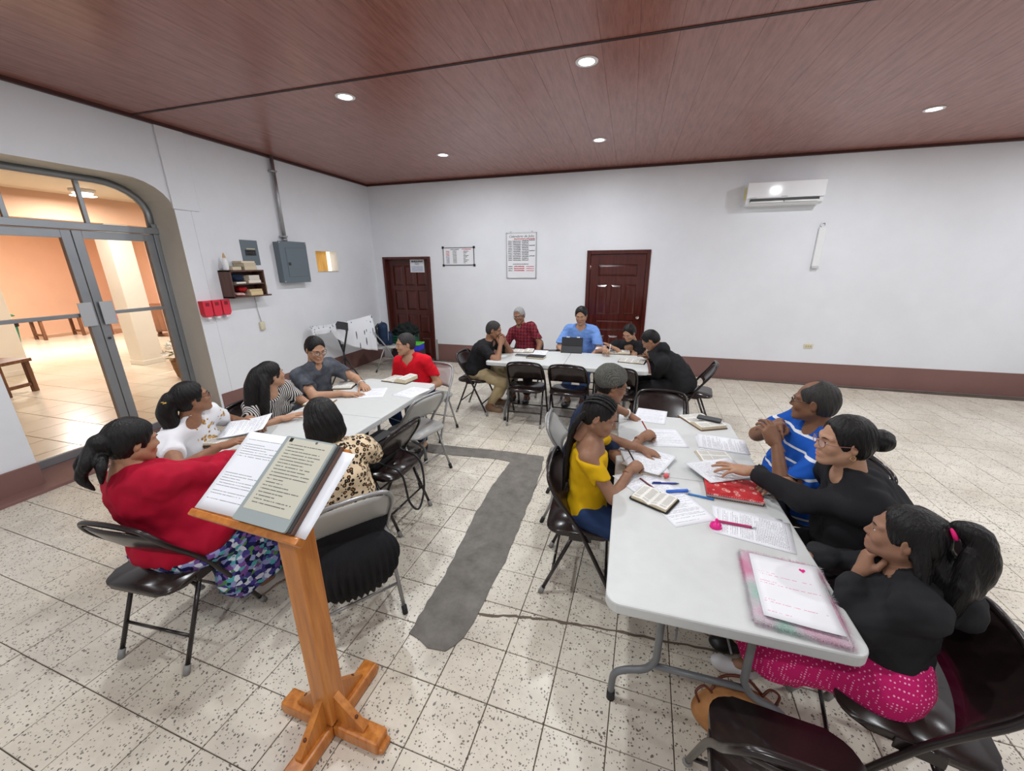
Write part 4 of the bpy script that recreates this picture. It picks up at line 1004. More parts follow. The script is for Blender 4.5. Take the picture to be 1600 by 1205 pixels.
def make_chair(c):
    pm, fm = (M_BRN, M_BRF) if c == 'b' else (M_GRY, M_GRF)
    t = thing('folding_chair', 'x', 'chair')
    bm = bmesh.new(); poly = [(x * (1 - .10 * (y / .2 if y < 0 else 0) * -.0), y) for x, y in rrect(.405, .385, .075, 5)]
    add_prism(bm, poly, .418, .445); es = [e for e in bm.edges if abs(e.verts[0].co.z - e.verts[1].co.z) < 1e-5]; bmesh.ops.bevel(bm, geom=es, offset=.008, segments=2, affect='EDGES')
    bmesh.ops.recalc_face_normals(bm, faces=bm.faces); seat = obj('seat', bm, pm, t); seat.location = (0, -.004, 0)
    pts = lambda sx: [(sx * .218, .215, .012), (sx * .218, .03, .40), (sx * .218, -.045, .53), (sx * .214, -.138, .66), (sx * .196, -.177, .730), (sx * .150, -.190, .765)]
    path = catmull(pts(-1) + [(0, -.195, .777)] + pts(1)[::-1], 5)
    fr_ = obj('back_frame', tube(path, .0115, 9), fm, t)
    for sx in (-1, 1):
        obj('foot_cap', tube([(sx * .218, .222, 0), (sx * .218, .197, .045)], .0155, 9), CAP[c], fr_)
        lg = obj('rear_leg', tube([(sx * .198, -.045, .418), (sx * .198, -.213, .012)], .0105, 9), fm, t); obj('foot_cap', tube([(sx * .198, -.218, 0), (sx * .198, -.201, .042)], .0148, 9), CAP[c], lg)
        obj('hinge_plate', box((sx * .206 - .003, -.065, .40), (sx * .206 + .003, .055, .445), .002), fm, t, smooth=False)
    obj('front_bar', tube([(-.215, .145, .15), (.215, .145, .15)], .008, 8), fm, t); obj('rear_bar', tube([(-.198, -.152, .160), (.198, -.152, .160)], .0075, 8), fm, t)
    # curved back panel hung in the frame
    V, Fc = [], []; NU, NV = 14, 6
    def ztop(u): return .770 - .052 * abs(u) ** 3.2
    for side in (0, 1):
        for j in range(NV + 1):
            for i in range(NU + 1):
                u = -1 + 2 * i / NU; v_ = j / NV; zb = .545 + .012 * (1 - u * u); z = zb + v_ * (ztop(u) - zb)
                y = np.interp(z, [.53, .66, .730, .765, .782], [-.045, -.138, -.177, -.190, -.195]) - .028 * (1 - u * u) + .006 - side * .009; wd = np.interp(z, [.53, .66, .735, .80], [.214, .210, .200, .190]) * (.985 if j < NV else .99)
                V.append((u * wd, y, z))
    n1 = (NU + 1) * (NV + 1)
    for j in range(NV):
        for i in range(NU):
            a = j * (NU + 1) + i; Fc += [(a, a + NU + 1, a + NU + 2, a + 1), (n1 + a, n1 + a + 1, n1 + a + NU + 2, n1 + a + NU + 1)]
    ring = [i for i in range(NU + 1)] + [j * (NU + 1) + NU for j in range(1, NV + 1)] + [NV * (NU + 1) + i for i in range(NU - 1, -1, -1)] + [j * (NU + 1) for j in range(NV - 1, 0, -1)]
    for a, b in zip(ring, ring[1:] + ring[:1]): Fc.append((a, b, n1 + b, n1 + a))
    obj('backrest', pydata('backrest', V, Fc), pm, t)
    return t
CHP = {'b': make_chair('b'), 'g': make_chair('g')}; CHU = set()
GRP = {'b': 'dark brown folding chairs', 'g': 'grey folding chairs'}
def chair(c, x, y, yaw, label):
    o = CHP[c] if c not in CHU else copy_tree(CHP[c]); CHU.add(c)
    o.location = (x, y, 0); o.rotation_euler = (0, 0, math.radians(yaw)); o['label'] = label; o['group'] = GRP[c]; return o
# ------------------------------------------------------------------ things on the walls
M_WPL = mat('white_plastic', (.80, .81, .82, 1), .25); M_IVO = mat('ivory_plastic', srgb(214, 208, 180), .4); M_BLK = mat('black_gloss', (.012, .012, .014, 1), .3); M_PNL = mat('grey_steel_paint', srgb(104, 116, 124), .4, .2)
M_INK = mat('ink_black', (.02, .02, .025, 1), .6); M_RED = mat('ink_red', srgb(206, 40, 62), .6); M_BLU = mat('ink_blue', srgb(46, 62, 150), .6)
def scribble(name, m, par, x0, z0, w_, h_, seed, r=.0022, mtx=None, ax='xz', y=0.0):
    """a handwritten word: a looping pen stroke in the plane of the board"""
    g = random.Random(seed); n = max(5, int(w_ / (h_ * .55))); pts = []
    for k in range(n * 2):
        pts.append((x0 + w_ * k / (n * 2 - 1) + g.uniform(-.2, .2) * h_, y, z0 + (h_ * g.uniform(.45, 1.0) if k % 2 else -h_ * g.uniform(0, .15))))
    o = obj(name, tube(catmull(pts, 3), r, 4), m, par); o.scale = (1, .3, 1); return o
def text(name, body, size, m, par, loc, rot, shear=0, ext=.0006):
    c = bpy.data.curves.new(name, 'FONT'); c.body = body; c.size = size; c.extrude = ext; c.shear = shear; c.resolution_u = 2
    o = bpy.data.objects.new(name, c); COL.objects.link(o); dg = bpy.context.evaluated_depsgraph_get(); me = bpy.data.meshes.new_from_object(o.evaluated_get(dg)); bpy.data.objects.remove(o)
    me.materials.clear(); me.materials.append(m); o = obj(name, me, None, par, smooth=False); o.location = loc; o.rotation_euler = rot; return o
RB = (PI / 2, 0, 0)                   # text facing -y (on the back wall)
# air conditioner
t = thing('air_conditioner', 'white split air conditioner high on the back wall', 'air conditioner', (1.98, WY, 2.60))
aw = .47
def acprof(o=0): return [(0, 0), (-.20 - o, 0 + .015), (-.225 - o, .05), (-.235 - o, .09), (-.235 - o, .285), (-.22 - o, .30), (0, .30)]
def exprof(prof, x0, x1):
    bm = bmesh.new(); a = [bm.verts.new((x0, y, z)) for y, z in prof]; b = [bm.verts.new((x1, y, z)) for y, z in prof]; n = len(prof)
    bm.faces.new(a); bm.faces.new(b[::-1])
    for k in range(n): bm.faces.new((a[k], b[k], b[(k + 1) % n], a[(k + 1) % n]))
    bmesh.ops.recalc_face_normals(bm, faces=bm.faces); return bm
obj('housing', exprof([(0, 0), (-.15, 0), (-.195, .02), (-.205, .085), (-.215, .29), (0, .30)], -aw, aw), M_WPL, t, smooth=False)
bm = exprof([(-.215, .085), (-.228, .085), (-.232, .10), (-.232, .285), (-.22, .298), (-.215, .298)], -aw, aw); obj('front_panel', bm, mat('white_gloss_plastic', (.84, .85, .87, 1), .1), t, smooth=False)
obj('outlet_slot', box((-aw + .05, -.2135, .045), (aw - .05, -.198, .080)), M_BLK, t, smooth=False)
for sx in (-1, 1): obj('louvre', box((min(sx * .006, sx * (aw - .055)), -.222, .028), (max(sx * .006, sx * (aw - .055)), -.200, .050), .006), M_WPL, t)
obj('energy_label', box((-aw - .002, -.17, .08), (-aw, -.06, .25)), mat('yellow_label', srgb(220, 206, 130), .6), t, smooth=False)
obj('badge', box((-.045, -.2345, .096), (.03, -.232, .104)), mat('grey_print', (.3, .3, .32, 1)), t, smooth=False); obj('panel_mark', box((-aw + .03, -.2335, .092), (-aw + .13, -.232, .096)), mat('grey_print', (.3, .3, .32, 1)), t, smooth=False)
t = thing('wall_raceway', 'white plastic cable cover hanging on the back wall below the air conditioner', 'cable cover', (2.585, WY, 1.77))
obj('cover', box((-.045, -.04, 0), (.045, -.0, .53), .006), M_WPL, t, smooth=False); obj('end_block', box((-.045, -.045, -.03), (.045, 0, .0), .004), mat('light_grey_plastic', (.55, .56, .57, 1)), t, smooth=False)
obj('ring', tube([(.03 * math.cos(a), -.02, .565 + .03 * math.sin(a)) for a in np.linspace(0, 2 * PI, 16, endpoint=False)], .008, 6, closed=True), M_WPL, t)
t = thing('wall_outlet', 'ivory socket plate low on the back wall at the right', 'outlet', (2.73, WY, .593)); obj('plate', box((-.06, -.008, -.036), (.06, 0, .036), .003), M_IVO, t)
for k in (-1, 0, 1): obj('socket', box((k * .03 - .009, -.0105, -.012), (k * .03 + .009, -.008, .012)), mat('ivory_dark', srgb(180, 172, 142)), t, smooth=False)
# whiteboards
t = thing('whiteboard', 'small landscape whiteboard with black corners and handwritten columns', 'whiteboard', (-3.02, WY, 1.975)); hw, hh = .305, .155
obj('panel', box((-hw, -.012, -hh), (hw, 0, hh)), mat('board_white', (.80, .81, .84, 1), .25), t, smooth=False)
for a, b in (((-hw, -.016, hh - .012), (hw, 0, hh)), ((-hw, -.016, -hh), (hw, 0, -hh + .012)), ((-hw, -.016, -hh), (-hw + .012, 0, hh)), ((hw - .012, -.016, -hh), (hw, 0, hh))): obj('frame_bar', box(a, b, .002), mat('dark_grey_alu', (.12, .12, .13, 1), .35, .6), t, smooth=False)
for sx in (-1, 1):
    for sz in (-1, 1): obj('corner', box((sx * hw - .02, -.019, sz * hh - .02), (sx * hw + .02, 0, sz * hh + .02), .005), M_BLK, t)
scribble('handwriting', M_INK, t, -.15, .115, .16, .014, 1, y=-.0135 / .3); scribble('handwriting', M_RED, t, .07, .117, .18, .012, 2, y=-.0135 / .3)
for k in range(9):
    z = .085 - k * .025; scribble('handwriting', (M_RED if k < 4 else M_BLU), t, -.245, z, .065, .011, 10 + k, .0018, y=-.0135 / .3); scribble('handwriting', M_INK, t, -.11, z, .075, .011, 30 + k, .0018, y=-.0135 / .3); scribble('handwriting', M_INK, t, .10, z, .10 - .03 * (k % 3), .011, 50 + k, .0018, y=-.0135 / .3)
t = thing('whiteboard', 'tall portrait whiteboard headed Calendario de Julio with red lines below', 'whiteboard', (-1.836, WY, 1.972)); hw, hh = .27, .38
obj('panel', box((-hw, -.012, -hh), (hw, 0, hh)), MATS['board_white'], t, smooth=False)
for a, b in (((-hw, -.018, hh - .015), (hw, 0, hh)), ((-hw, -.018, -hh), (hw, 0, -hh + .015)), ((-hw, -.018, -hh), (-hw + .015, 0, hh)), ((hw - .015, -.018, -hh), (hw, 0, hh))): obj('frame_bar', box(a, b, .002), mat('silver_alu', (.55, .56, .57, 1), .35, .6), t, smooth=False)
for sx in (-1, 1): obj('hanger', box((sx * .19 - .012, -.01, hh), (sx * .19 + .012, 0, hh + .022)), mat('silver_alu', (.5, .5, .5, 1)), t, smooth=False)
text('lettering', 'Calendario de Julio', .058, M_INK, t, (-.225, -.0125, .30), RB, .35)
scribble('handwriting', M_RED, t, -.13, .268, .37, .018, 77, .0022, y=-.0135 / .3)
for k in range(12):
    z = .235 - k * .0285; scribble('handwriting', M_INK, t, -.235, z, .065, .014, 100 + k, .0021, y=-.0135 / .3); obj('column_rule', box((-.155, -.0135, z - .006), (-.152, -.012, z + .022)), M_INK, t, smooth=False)
    scribble('handwriting', M_INK, t, -.14, z, .13, .016, 120 + k, .0023, y=-.0135 / .3); scribble('handwriting', M_INK, t, .01, z + .003, .12, .016, 140 + k, .0023, y=-.0135 / .3)
    if k % 3 == 0: scribble('handwriting', M_INK, t, .14, z + .012, .10, .015, 160 + k, .0021, y=-.0135 / .3)
scribble('handwriting', M_INK, t, -.15, -.145, .28, .014, 190, .0016, y=-.0135 / .3)
for k in range(3):
    z = -.185 - k * .034; scribble('handwriting', M_INK, t, -.235, z, .075, .013, 200 + k, .0021, y=-.0135 / .3); scribble('handwriting', M_RED, t, -.13, z, .19, .017, 210 + k, .003, y=-.0135 / .3); scribble('handwriting', M_RED, t, .09, z, .14, .014, 220 + k, .0021, y=-.0135 / .3)
t = thing('door_notice', 'white paper notice taped to the dark panelled door', 'notice', (-3.92, WY + .07, 1.815)); obj('sheet', box((-.15, -.0015, -.12), (.15, .0, .12)), mat('notice_paper', (.74, .77, .82, 1), .6), t, smooth=False)
scribble('handwriting', M_INK, t, -.12, .07, .24, .026, 301, .004, y=-.002 / .3); text('lettering', 'NO', .055, M_INK, t, (-.045, -.002, .015), RB)
for k in range(4): scribble('handwriting', M_BLU, t, -.12, -.02 - k * .025, .24, .009, 310 + k, .0014, y=-.002 / .3)
# things on the left wall: local x runs along +y of the wall, local y points out of the wall
def onwall(name, label, cat, y, z, group=None):
    return thing(name, label, cat, (WX, y, z), PI / 2, group)          # local +x = world +y, local -y = into the hall
t = onwall('electrical_cabinet', 'grey steel electrical panel under a vertical conduit', 'electrical panel', 4.865, 1.88)
obj('enclosure', box((-.235, -.10, -.275), (.235, 0, .275), .004), M_PNL, t, smooth=False); dr = obj('cover', box((-.25, -.115, -.285), (.25, -.10, .285), .004), M_PNL, t, smooth=False)
obj('hinged_door', box((-.15, -.121, -.20), (.20, -.114, .20), .003), M_PNL, dr, smooth=False); obj('latch', box((-.135, -.126, -.04), (-.09, -.12, .0), .002), mat('dark_steel', (.08, .08, .085, 1)), dr)
for sx in (-1, 1):
    for sz in (-1, 1): obj('screw', lathe([(.008, 0), (.006, .003)], 10, T(sx * .235, -.115, sz * .265) @ Rx(90)), mat('silver_alu', (.5, .5, .5, 1)), dr)
t = onwall('conduit_pipe', 'galvanised conduit running from the panel up to the ceiling', 'pipe', 4.81, 2.17); ms = mat('galvanised_steel', (.42, .43, .44, 1), .35, .8)
obj('pipe', tube([(0, -.045, 0), (0, -.045, CZ - 2.17)], .024, 14), ms, t); obj('coupling', tube([(0, -.045, -.005), (0, -.045, .04)], .031, 14), ms, t)
for z in (.88, .05): obj('strap', box((-.055, -.075, z), (.035, 0, z + .02), .004), ms, t)
t = onwall('breaker_cover', 'flat grey breaker plate set flush in the left wall', 'breaker plate', 4.25, 2.0); obj('plate', box((-.125, -.008, -.155), (.125, 0, .155), .002), M_PNL, t, smooth=False)
obj('breaker_block', box((-.075, -.016, -.035), (.075, -.006, .035)), mat('breaker_dark', (.05, .05, .055, 1)), t, smooth=False)
for k in range(5):
    for r_ in (0, 1): obj('breaker_switch', box((-.068 + k * .029, -.021, .004 - r_ * .032), (-.046 + k * .029, -.015, .028 - r_ * .032), .002), M_BLK, t, smooth=False)
obj('paper_strip', box((-.05, -.0095, .04), (.075, -.0078, .056)), mat('cream_tape', srgb(190, 184, 150)), t, smooth=False)
# shelf box with books
M_SH = wood_mat('shelf_brown', srgb(78, 52, 44), srgb(102, 70, 58), .5)
shy, shz = 3.99, 1.455; sw, shh, sdp = .24, .33, .19
t = onwall('wall_shelf', 'small brown open shelf box holding books on the left wall', 'shelf', shy, shz)
for a, b in (((-sw, -sdp, 0), (-sw + .018, 0, shh)), ((sw - .018, -sdp, 0), (sw, 0, shh))): obj('side_board', box(a, b, .002), M_SH, t, smooth=False)
obj('bottom_board', box((-sw, -sdp, 0), (sw + .06, 0, .018), .002), M_SH, t, smooth=False); obj('middle_board', box((-sw + .018, -sdp + .005, .155), (sw - .018, 0, .17)), M_SH, t, smooth=False); obj('top_board', box((-sw, -sdp, shh - .018), (sw, 0, shh), .002), M_SH, t, smooth=False); obj('back_board', box((-sw, -.008, 0), (sw, 0, shh)), M_SH, t, smooth=False)
M_PG = mat('aged_pages', srgb(214, 200, 172), .8, var=.08, vscale=60)
def closed_book(label, M4, w_, d_, th, cov, group=None):
    t = thing('book', label, 'book', (0, 0, 0), 0, group); t.matrix_world = M4
    cm = mat('cover_%d_%d_%d' % cov, srgb(*cov), .5)
    obj('page_block', box((-w_ / 2 + .004, -d_ / 2 + .003, .003), (w_ / 2 - .001, d_ / 2 - .003, th - .003)), M_PG, t, smooth=False)
    obj('cover', box((-w_ / 2, -d_ / 2, 0), (w_ / 2, d_ / 2, .003)), cm, t, smooth=False); obj('cover', box((-w_ / 2, -d_ / 2, th - .003), (w_ / 2, d_ / 2, th)), cm, t, smooth=False); obj('spine', box((-w_ / 2 - .001, -d_ / 2, 0), (-w_ / 2 + .004, d_ / 2, th)), cm, t, smooth=False); return t
def shelfM(x, z, rot=0): return T(WX, shy, shz) @ Rz(90) @ T(x, -.10, z) @ Rz(rot)
bks = [(-.10, shh + .0005, .12, .15, .045, (120, 112, 100), 'lower dark grey book on top of the wall shelf, at the left of the pile', 90), (.07, shh + .0005, .16, .22, .04, (206, 190, 160), 'bottom book of the pale pile on top of the wall shelf', 0), (.06, shh + .041, .16, .22, .045, (196, 184, 160), 'middle book of the pale pile on top of the wall shelf', 3), (.05, shh + .0865, .16, .22, .022, (222, 204, 176), 'thin topmost book of the pale pile on the wall shelf', -4),
       (.09, .1705, .16, .22, .035, (226, 218, 204), 'lower white paper book in the upper shelf compartment', 0), (.09, .206, .15, .20, .06, (214, 206, 196), 'thick pale book stacked in the upper shelf compartment', 4), (-.10, .1705, .15, .16, .02, (230, 226, 220), 'flat white booklet under the navy cloth on the wall shelf', 0), (.09, .0185, .16, .22, .045, (218, 196, 150), 'bottom yellowed book in the lower shelf compartment', 0), (.085, .064, .16, .22, .03, (204, 178, 140), 'upper yellowed book in the lower shelf compartment', -3)]
for x, z, w_, d_, th, cov, lb, r_ in bks: closed_book(lb, shelfM(x, z, r_ + 90), w_ if r_ < 45 else w_, d_ * .8, th, cov, 'books on the wall shelf')
def crumple(name, label, cat, M4, r, m, seed, amp=.012):
    S = SDF((-r[0] - .03, -r[1] - .03, -.02), (r[0] + .03, r[1] + .03, 2 * r[2] + .03), .007); S.ell((0, 0, r[2]), r, k=0); S.cut((0, 0, .003), (0, 0, -1)); V, Q = S.mesh(); V = ripple(V, normals(V, Q), amp, 60, seed, 8); V[:, 2] = np.maximum(V[:, 2], .002)
    o = obj(name, npmesh(name, V, Q, (m,))); o.matrix_world = M4; return tag(o, label, cat)
crumple('folded_cloth', 'crumpled navy cloth in the upper shelf compartment', 'cloth', shelfM(-.10, .192), (.082, .07, .045), cloth_mat('navy_cloth', (.012, .022, .05, 1)), 5)
crumple('folded_cloth', 'small red cloth in the lower shelf compartment', 'cloth', shelfM(-.06, .072), (.055, .065, .03), cloth_mat('red_cloth', srgb(170, 26, 34)), 6)
crumple('folded_cloth', 'pink and white bundle at the bottom of the wall shelf', 'cloth', shelfM(-.10, .019), (.075, .07, .021), cloth_mat('pink_cloth', srgb(224, 176, 168)), 7)
t = thing('glue_bottle', 'white squeeze bottle with a tan nozzle on top of the wall shelf', 'bottle', tuple(shelfM(-.195, shh + .0005).translation)); obj('bottle_body', lathe([(.030, 0), (.032, .01), (.031, .12), (.018, .145)], 18), M_WPL, t); obj('nozzle', lathe([(.014, .142), (.016, .158), (.008, .19), (.004, .20)], 14), mat('tan_nozzle', srgb(206, 164, 112)), t)
for k, lb in enumerate(('leftmost red dispenser under the wall shelf', 'middle red dispenser between the two others', 'rightmost red dispenser nearest the wall shelf')):
    t = onwall('red_dispenser', lb + ' by the doorway', 'dispenser', 3.485 + k * .115, 1.345, 'red dispensers in a row'); mr = mat('red_plastic', srgb(222, 52, 72), .35)
    obj('body', prism([(-.05, -.05), (-.03, -.085), (.03, -.085), (.05, -.05), (.05, .10), (-.05, .10)], 0, .075, Rx(90)), mr, t, smooth=False); obj('front_window', box((-.022, -.079, .04), (.022, -.075, .08), .002), mat('dark_red_plastic', srgb(140, 24, 40)), t, smooth=False); obj('nozzle', box((-.022, -.07, -.115), (.022, -.02, -.085), .005), M_WPL, t)
t = onwall('light_switch', 'white switch plate right of the wall shelf', 'switch', 4.335, 1.615); obj('plate', box((-.06, -.012, -.035), (.06, 0, .045), .004), M_WPL, t); obj('rocker', box((-.035, -.018, -.015), (.035, -.012, .03), .003), M_WPL, t); obj('knob', lathe([(.035, 0), (.033, .022), (.02, .03)], 18, T(.035, 0, -.055) @ Rx(90)), M_IVO, t)
t = onwall('hanging_socket', 'ivory socket box at the end of a cord below the wall shelf', 'socket', 4.205, 1.05); obj('socket_box', box((-.035, -.035, -.055), (.035, 0, .055), .008), M_IVO, t); obj('cord', tube([(0, -.014, .05), (-.02, -.012, .22), (-.035, -.02, .40)], .004, 6), mat('grey_cord', (.45, .44, .42, 1)), t)
# ------------------------------------------------------------------ lectern
M_OAK = wood_mat('varnished_pine', srgb(166, 96, 36), srgb(206, 134, 62), .3, (26, 26, 2.2))
lx, ly = -1.04, .885
t = thing('lectern', 'varnished wooden lectern standing on a cross-shaped foot', 'lectern', (lx, ly, 0), math.radians(-3)); LECT = t
obj('post', box((-.042, -.042, .07), (.042, .042, 1.07), .006), M_OAK, t, smooth=False)
for k in range(4):
    Mk = Rz(90 * k); ar = obj('foot_arm', box((-.036, .03, .0), (.036, .245, .062), .010, Mk), M_OAK, t, smooth=False)
    obj('foot_pad', box((-.030, .215, .0), (.030, .262, .030), .010, Mk), M_OAK, ar, smooth=False)
    gus = prism([(.042, .05), (.17, .055), (.17, .075), (.042, .20)], -.014, .014, Mk @ Rz(90) @ Rx(90)); obj('gusset', gus, M_OAK, t, smooth=False)
    obj('peg', lathe([(.008, 0), (.006, .003)], 8, Mk @ T(0, .13, .115) @ Rx(-48)), mat('dark_peg', srgb(96, 52, 24)), t)
SL = 36.0                                               # slope of the desk, degrees
DM = T(-1.08, .752, 1.075) @ Rz(-3.5) @ Rx(SL)          # local: x along the ledge, y up the slope, z out of the desk
DL = (T(lx, ly, 0) @ Rz(-3)).inverted() @ DM
db = obj('desk_board', box((-.222, .0, -.022), (.222, .295, .0), .004), M_OAK, t, smooth=False); db.matrix_local = DL
ld = obj('ledge', box((-.228, -.020, -.022), (.228, .002, .010), .004), M_OAK, t, smooth=False); ld.matrix_local = DL
br = obj('bracket', box((-.06, .09, -.075), (.06, .25, -.02), .004), M_OAK, t, smooth=False); br.matrix_local = DL
def page_mat(name, w_, h_, paper=(.80, .82, .86, 1), ink=(.20, .20, .22, 1), pitch=.0085, start=.018, seed=0., cols=1, dens=.46, fill=.92, ragged=.35, left=.018, big=1.0):
    """printed page: rows of word-like dashes on paper; the page lies in its local xy plane, centred"""
    if name in MATS: return MATS[name]
    t = NT(name); x, y, z = t.sep(t.co('Object'))[:3]
    row = t.math('DIVIDE', t.math('SUBTRACT', h_ / 2 - start, y), pitch); fr_ = t.math('FRACT', row); fl = t.math('FLOOR', row)
    inrow = t.math('MULTIPLY', t.math('GREATER_THAN', fr_, .36), t.math('LESS_THAN', fr_, .36 + .34 * big))
    px = t.math('ADD', x, w_ / 2)
    if cols == 2: px = t.math('MODULO', px, w_ / 2); cw = w_ / 2
    else: cw = w_
    v = t.n('ShaderNodeCombineXYZ', {'X': t.math('MULTIPLY', x, 260.0), 'Y': t.math('MULTIPLY', fl, 7.31), 'Z': seed}).outputs[0]
    words = t.math('LESS_THAN', t.n('ShaderNodeTexNoise', {'Vector': v, 'Scale': .75, 'Detail': 2.0}).outputs['Fac'], dens + .10)
    v2 = t.n('ShaderNodeCombineXYZ', {'X': t.math('MULTIPLY', fl, 3.17), 'Y': seed + 2.2, 'Z': 0.0}).outputs[0]
    rl = t.n('ShaderNodeTexWhiteNoise', {'Vector': v2}).outputs['Value']
    endx = t.math('SUBTRACT', cw - left, t.math('MULTIPLY', t.math('POWER', rl, 2.2), cw * ragged))
    skip = t.math('LESS_THAN', t.n('ShaderNodeTexWhiteNoise', {'Vector': t.n('ShaderNodeVectorMath', {0: v2, 1: (5.5, 1.1, 3)}, operation='ADD').outputs[0]}).outputs['Value'], fill)
    m = t.math('MULTIPLY', t.math('MULTIPLY', inrow, words), t.math('MULTIPLY', t.math('GREATER_THAN', px, left), t.math('LESS_THAN', px, endx)))
    m = t.math('MULTIPLY', m, t.math('MULTIPLY', t.math('LESS_THAN', t.math('ABSOLUTE', y), h_ / 2 - start), skip))
    up = t.math('GREATER_THAN', t.sep(t.n('ShaderNodeTexCoord').outputs['Normal'])[2], .3)
    t.set(color=t.mix(t.math('MULTIPLY', m, up), paper, ink), rough=.65, spec=.3); MATS[name] = t.m; return t.m
def sheet_mesh(w_, h_, th=.0008, curl=.0, n=8, cx=0.0):
    V, Fc = [], []
    for s_ in (0, 1):
        for j in range(n + 1):
            for i in range(n + 1):
                u, v = i / n - .5, j / n - .5; z = curl * ((2 * v) ** 2 * .7 + (2 * u) ** 2 * .5 * (1 if u > cx else .2)) + (th if s_ else 0)
                V.append((u * w_, v * h_, z))
    k = (n + 1) ** 2
    for j in range(n):
        for i in range(n):
            a = j * (n + 1) + i; Fc += [(k + a, k + a + 1, k + a + n + 2, k + a + n + 1), (a, a + n + 1, a + n + 2, a + 1)]
    ring = [i for i in range(n + 1)] + [j * (n + 1) + n for j in range(1, n + 1)] + [n * (n + 1) + i for i in range(n - 1, -1, -1)] + [j * (n + 1) for j in range(n - 1, 0, -1)]
    for a, b in zip(ring, ring[1:] + ring[:1]): Fc.append((a, b, k + b, k + a))
    return pydata('paper_sheet', V, Fc)
PGM = [page_mat('printed_page_%d' % k, .216, .279, pitch=(.0062, .0072, .0058, .0080)[k], big=.75, seed=3.7 * k, fill=(.95, .8, .9, .7)[k], ragged=(.15, .5, .25, .6)[k]) for k in range(4)]
SHM = {}
def sheet(label, x, y, rot, z=TH + .001, k=0, curl=.0, w_=.216, h_=.279, M4=None, group='printed sheets on the tables', tilt=(0, 0)):
    key = (round(w_, 3), round(h_, 3), curl, k)
    if key not in SHM:
        me = sheet_mesh(w_, h_, curl=curl); me.materials.append(PGM[k] if k is not None else mat('blank_paper', (.80, .82, .86, 1), .65)); SHM[key] = me
    o = obj('paper_sheet', SHM[key]); o.location = (x, y, z); o.rotation_euler = (math.radians(tilt[0]), math.radians(tilt[1]), math.radians(rot))
    if M4 is not None: o.matrix_world = M4
    return tag(o, label, 'paper', group)
# on the desk
o = sheet('white sheet showing under the right side of the lectern tablet', 0, 0, 0, k=None, M4=DM @ T(.140, .146, .0005) @ Rz(-2)); o['group'] = 'papers on the lectern'
pm = page_mat('lecture_notes', .216, .279, pitch=.0092, start=.02, seed=9.1, fill=.55, ragged=.55, dens=.50, big=.62)
o = obj('paper_sheet', sheet_mesh(.216, .29, curl=.002), pm); o.matrix_world = DM @ T(-.118, .152, .002) @ Rz(1.0); tag(o, 'printed handout lying on the left half of the lectern', 'paper', 'papers on the lectern')
bk = thing('notebook_binder', 'brown leather folder beneath the tablet on the lectern', 'folder'); bk.matrix_world = DM @ T(.090, .147, .002)
obj('cover', box((-.105, -.145, 0), (.113, .148, .014), .004), mat('brown_leather', srgb(92, 62, 50), .5), bk, smooth=False); obj('page_block', box((-.10, -.14, .014), (.108, .143, .020)), mat('dark_page_edge', srgb(60, 58, 58), .6), bk, smooth=False)
tb_ = thing('paper_tablet', 'grey electronic paper tablet with lines of text on the lectern', 'tablet'); tb_.matrix_world = DM @ T(.083, .147, .0225)
obj('bezel', prism(rrect(.212, .292, .008), 0, .008), mat('grey_bezel', srgb(150, 160, 160), .35), tb_, smooth=False)
em = page_mat('paper_screen', .186, .245, paper=srgb(194, 192, 176), ink=srgb(96, 96, 90), big=.75, pitch=.0112, start=.016, seed=21., fill=.96, ragged=.5, dens=.50, left=.014)
so = obj('screen', sheet_mesh(.190, .248, .0004, n=2), em, tb_, smooth=False); so.location = (.004, .016, .0082)
obj('icon', box((-.084, .126, .0088), (-.070, .140, .0092)), M_BLK, tb_, smooth=False); obj('icon', lathe([(.005, .0088), (.005, .0092)], 12, T(.03, .137, 0)), mat('icon_grey', (.12, .12, .12, 1)), tb_)
# ------------------------------------------------------------------ books, pens, phones
def open_book(label, x, y, rot, w_=.15, h_=.20, th=.028, cover=(20, 18, 18), z=TH, skew=.5, cat='book', cols=2, soft=.012):
    """open book lying flat; w_ is the width of one page, h_ the page height"""
    t = thing('open_book', label, cat, (x, y, z + .001), math.radians(rot)); cm = mat('cover_%d_%d_%d' % cover, srgb(*cover), .5)
    obj('cover', prism(rrect(2 * w_ + .02, h_ + .016, .012), 0, .004), cm, t, smooth=False)
    pmn = page_mat('bible_page_%d' % int(w_ * 1000), w_, h_, paper=(.78, .77, .72, 1), ink=(.16, .15, .14, 1), pitch=.0052, start=.010, seed=1.7, cols=2, left=.006, ragged=.1, dens=.62, fill=.98)
    for sx, tk in ((-1, th * (1 - skew)), (1, th * skew)):
        tk = max(tk, .004); n = 10; V, Fc = [], []
        for s_ in (0, 1):
            for j in (0, 1):
                for i in range(n + 1):
                    u = i / n; hump = math.sin(min(1, u * 2.2) * PI / 2) * (1 - .25 * u); V.append((sx * (u - .5) * w_, (j - .5) * h_, 0 if not s_ else .002 + tk * hump))
        m = n + 1
        for i in range(n):
            Fc += [(2 * m + i, 2 * m + i + 1, 3 * m + i + 1, 3 * m + i), (i, m + i, m + i + 1, i + 1), (i, i + 1, 2 * m + i + 1, 2 * m + i), (m + i + 1, m + i, 3 * m + i, 3 * m + i + 1)]
        Fc += [(n, m + n, 3 * m + n, 2 * m + n), (m, 0, 2 * m, 3 * m)]
        if sx < 0: Fc = [f[::-1] for f in Fc]
        me = pydata('pages', V, Fc); me.materials.append(pmn); me.materials.append(M_PG)
        for p in me.polygons: p.material_index = 0 if p.normal.z > .4 else 1
        o = obj('page_block', me, None, t, smooth=False); o.location = (sx * w_ / 2, 0, .004)
    return t
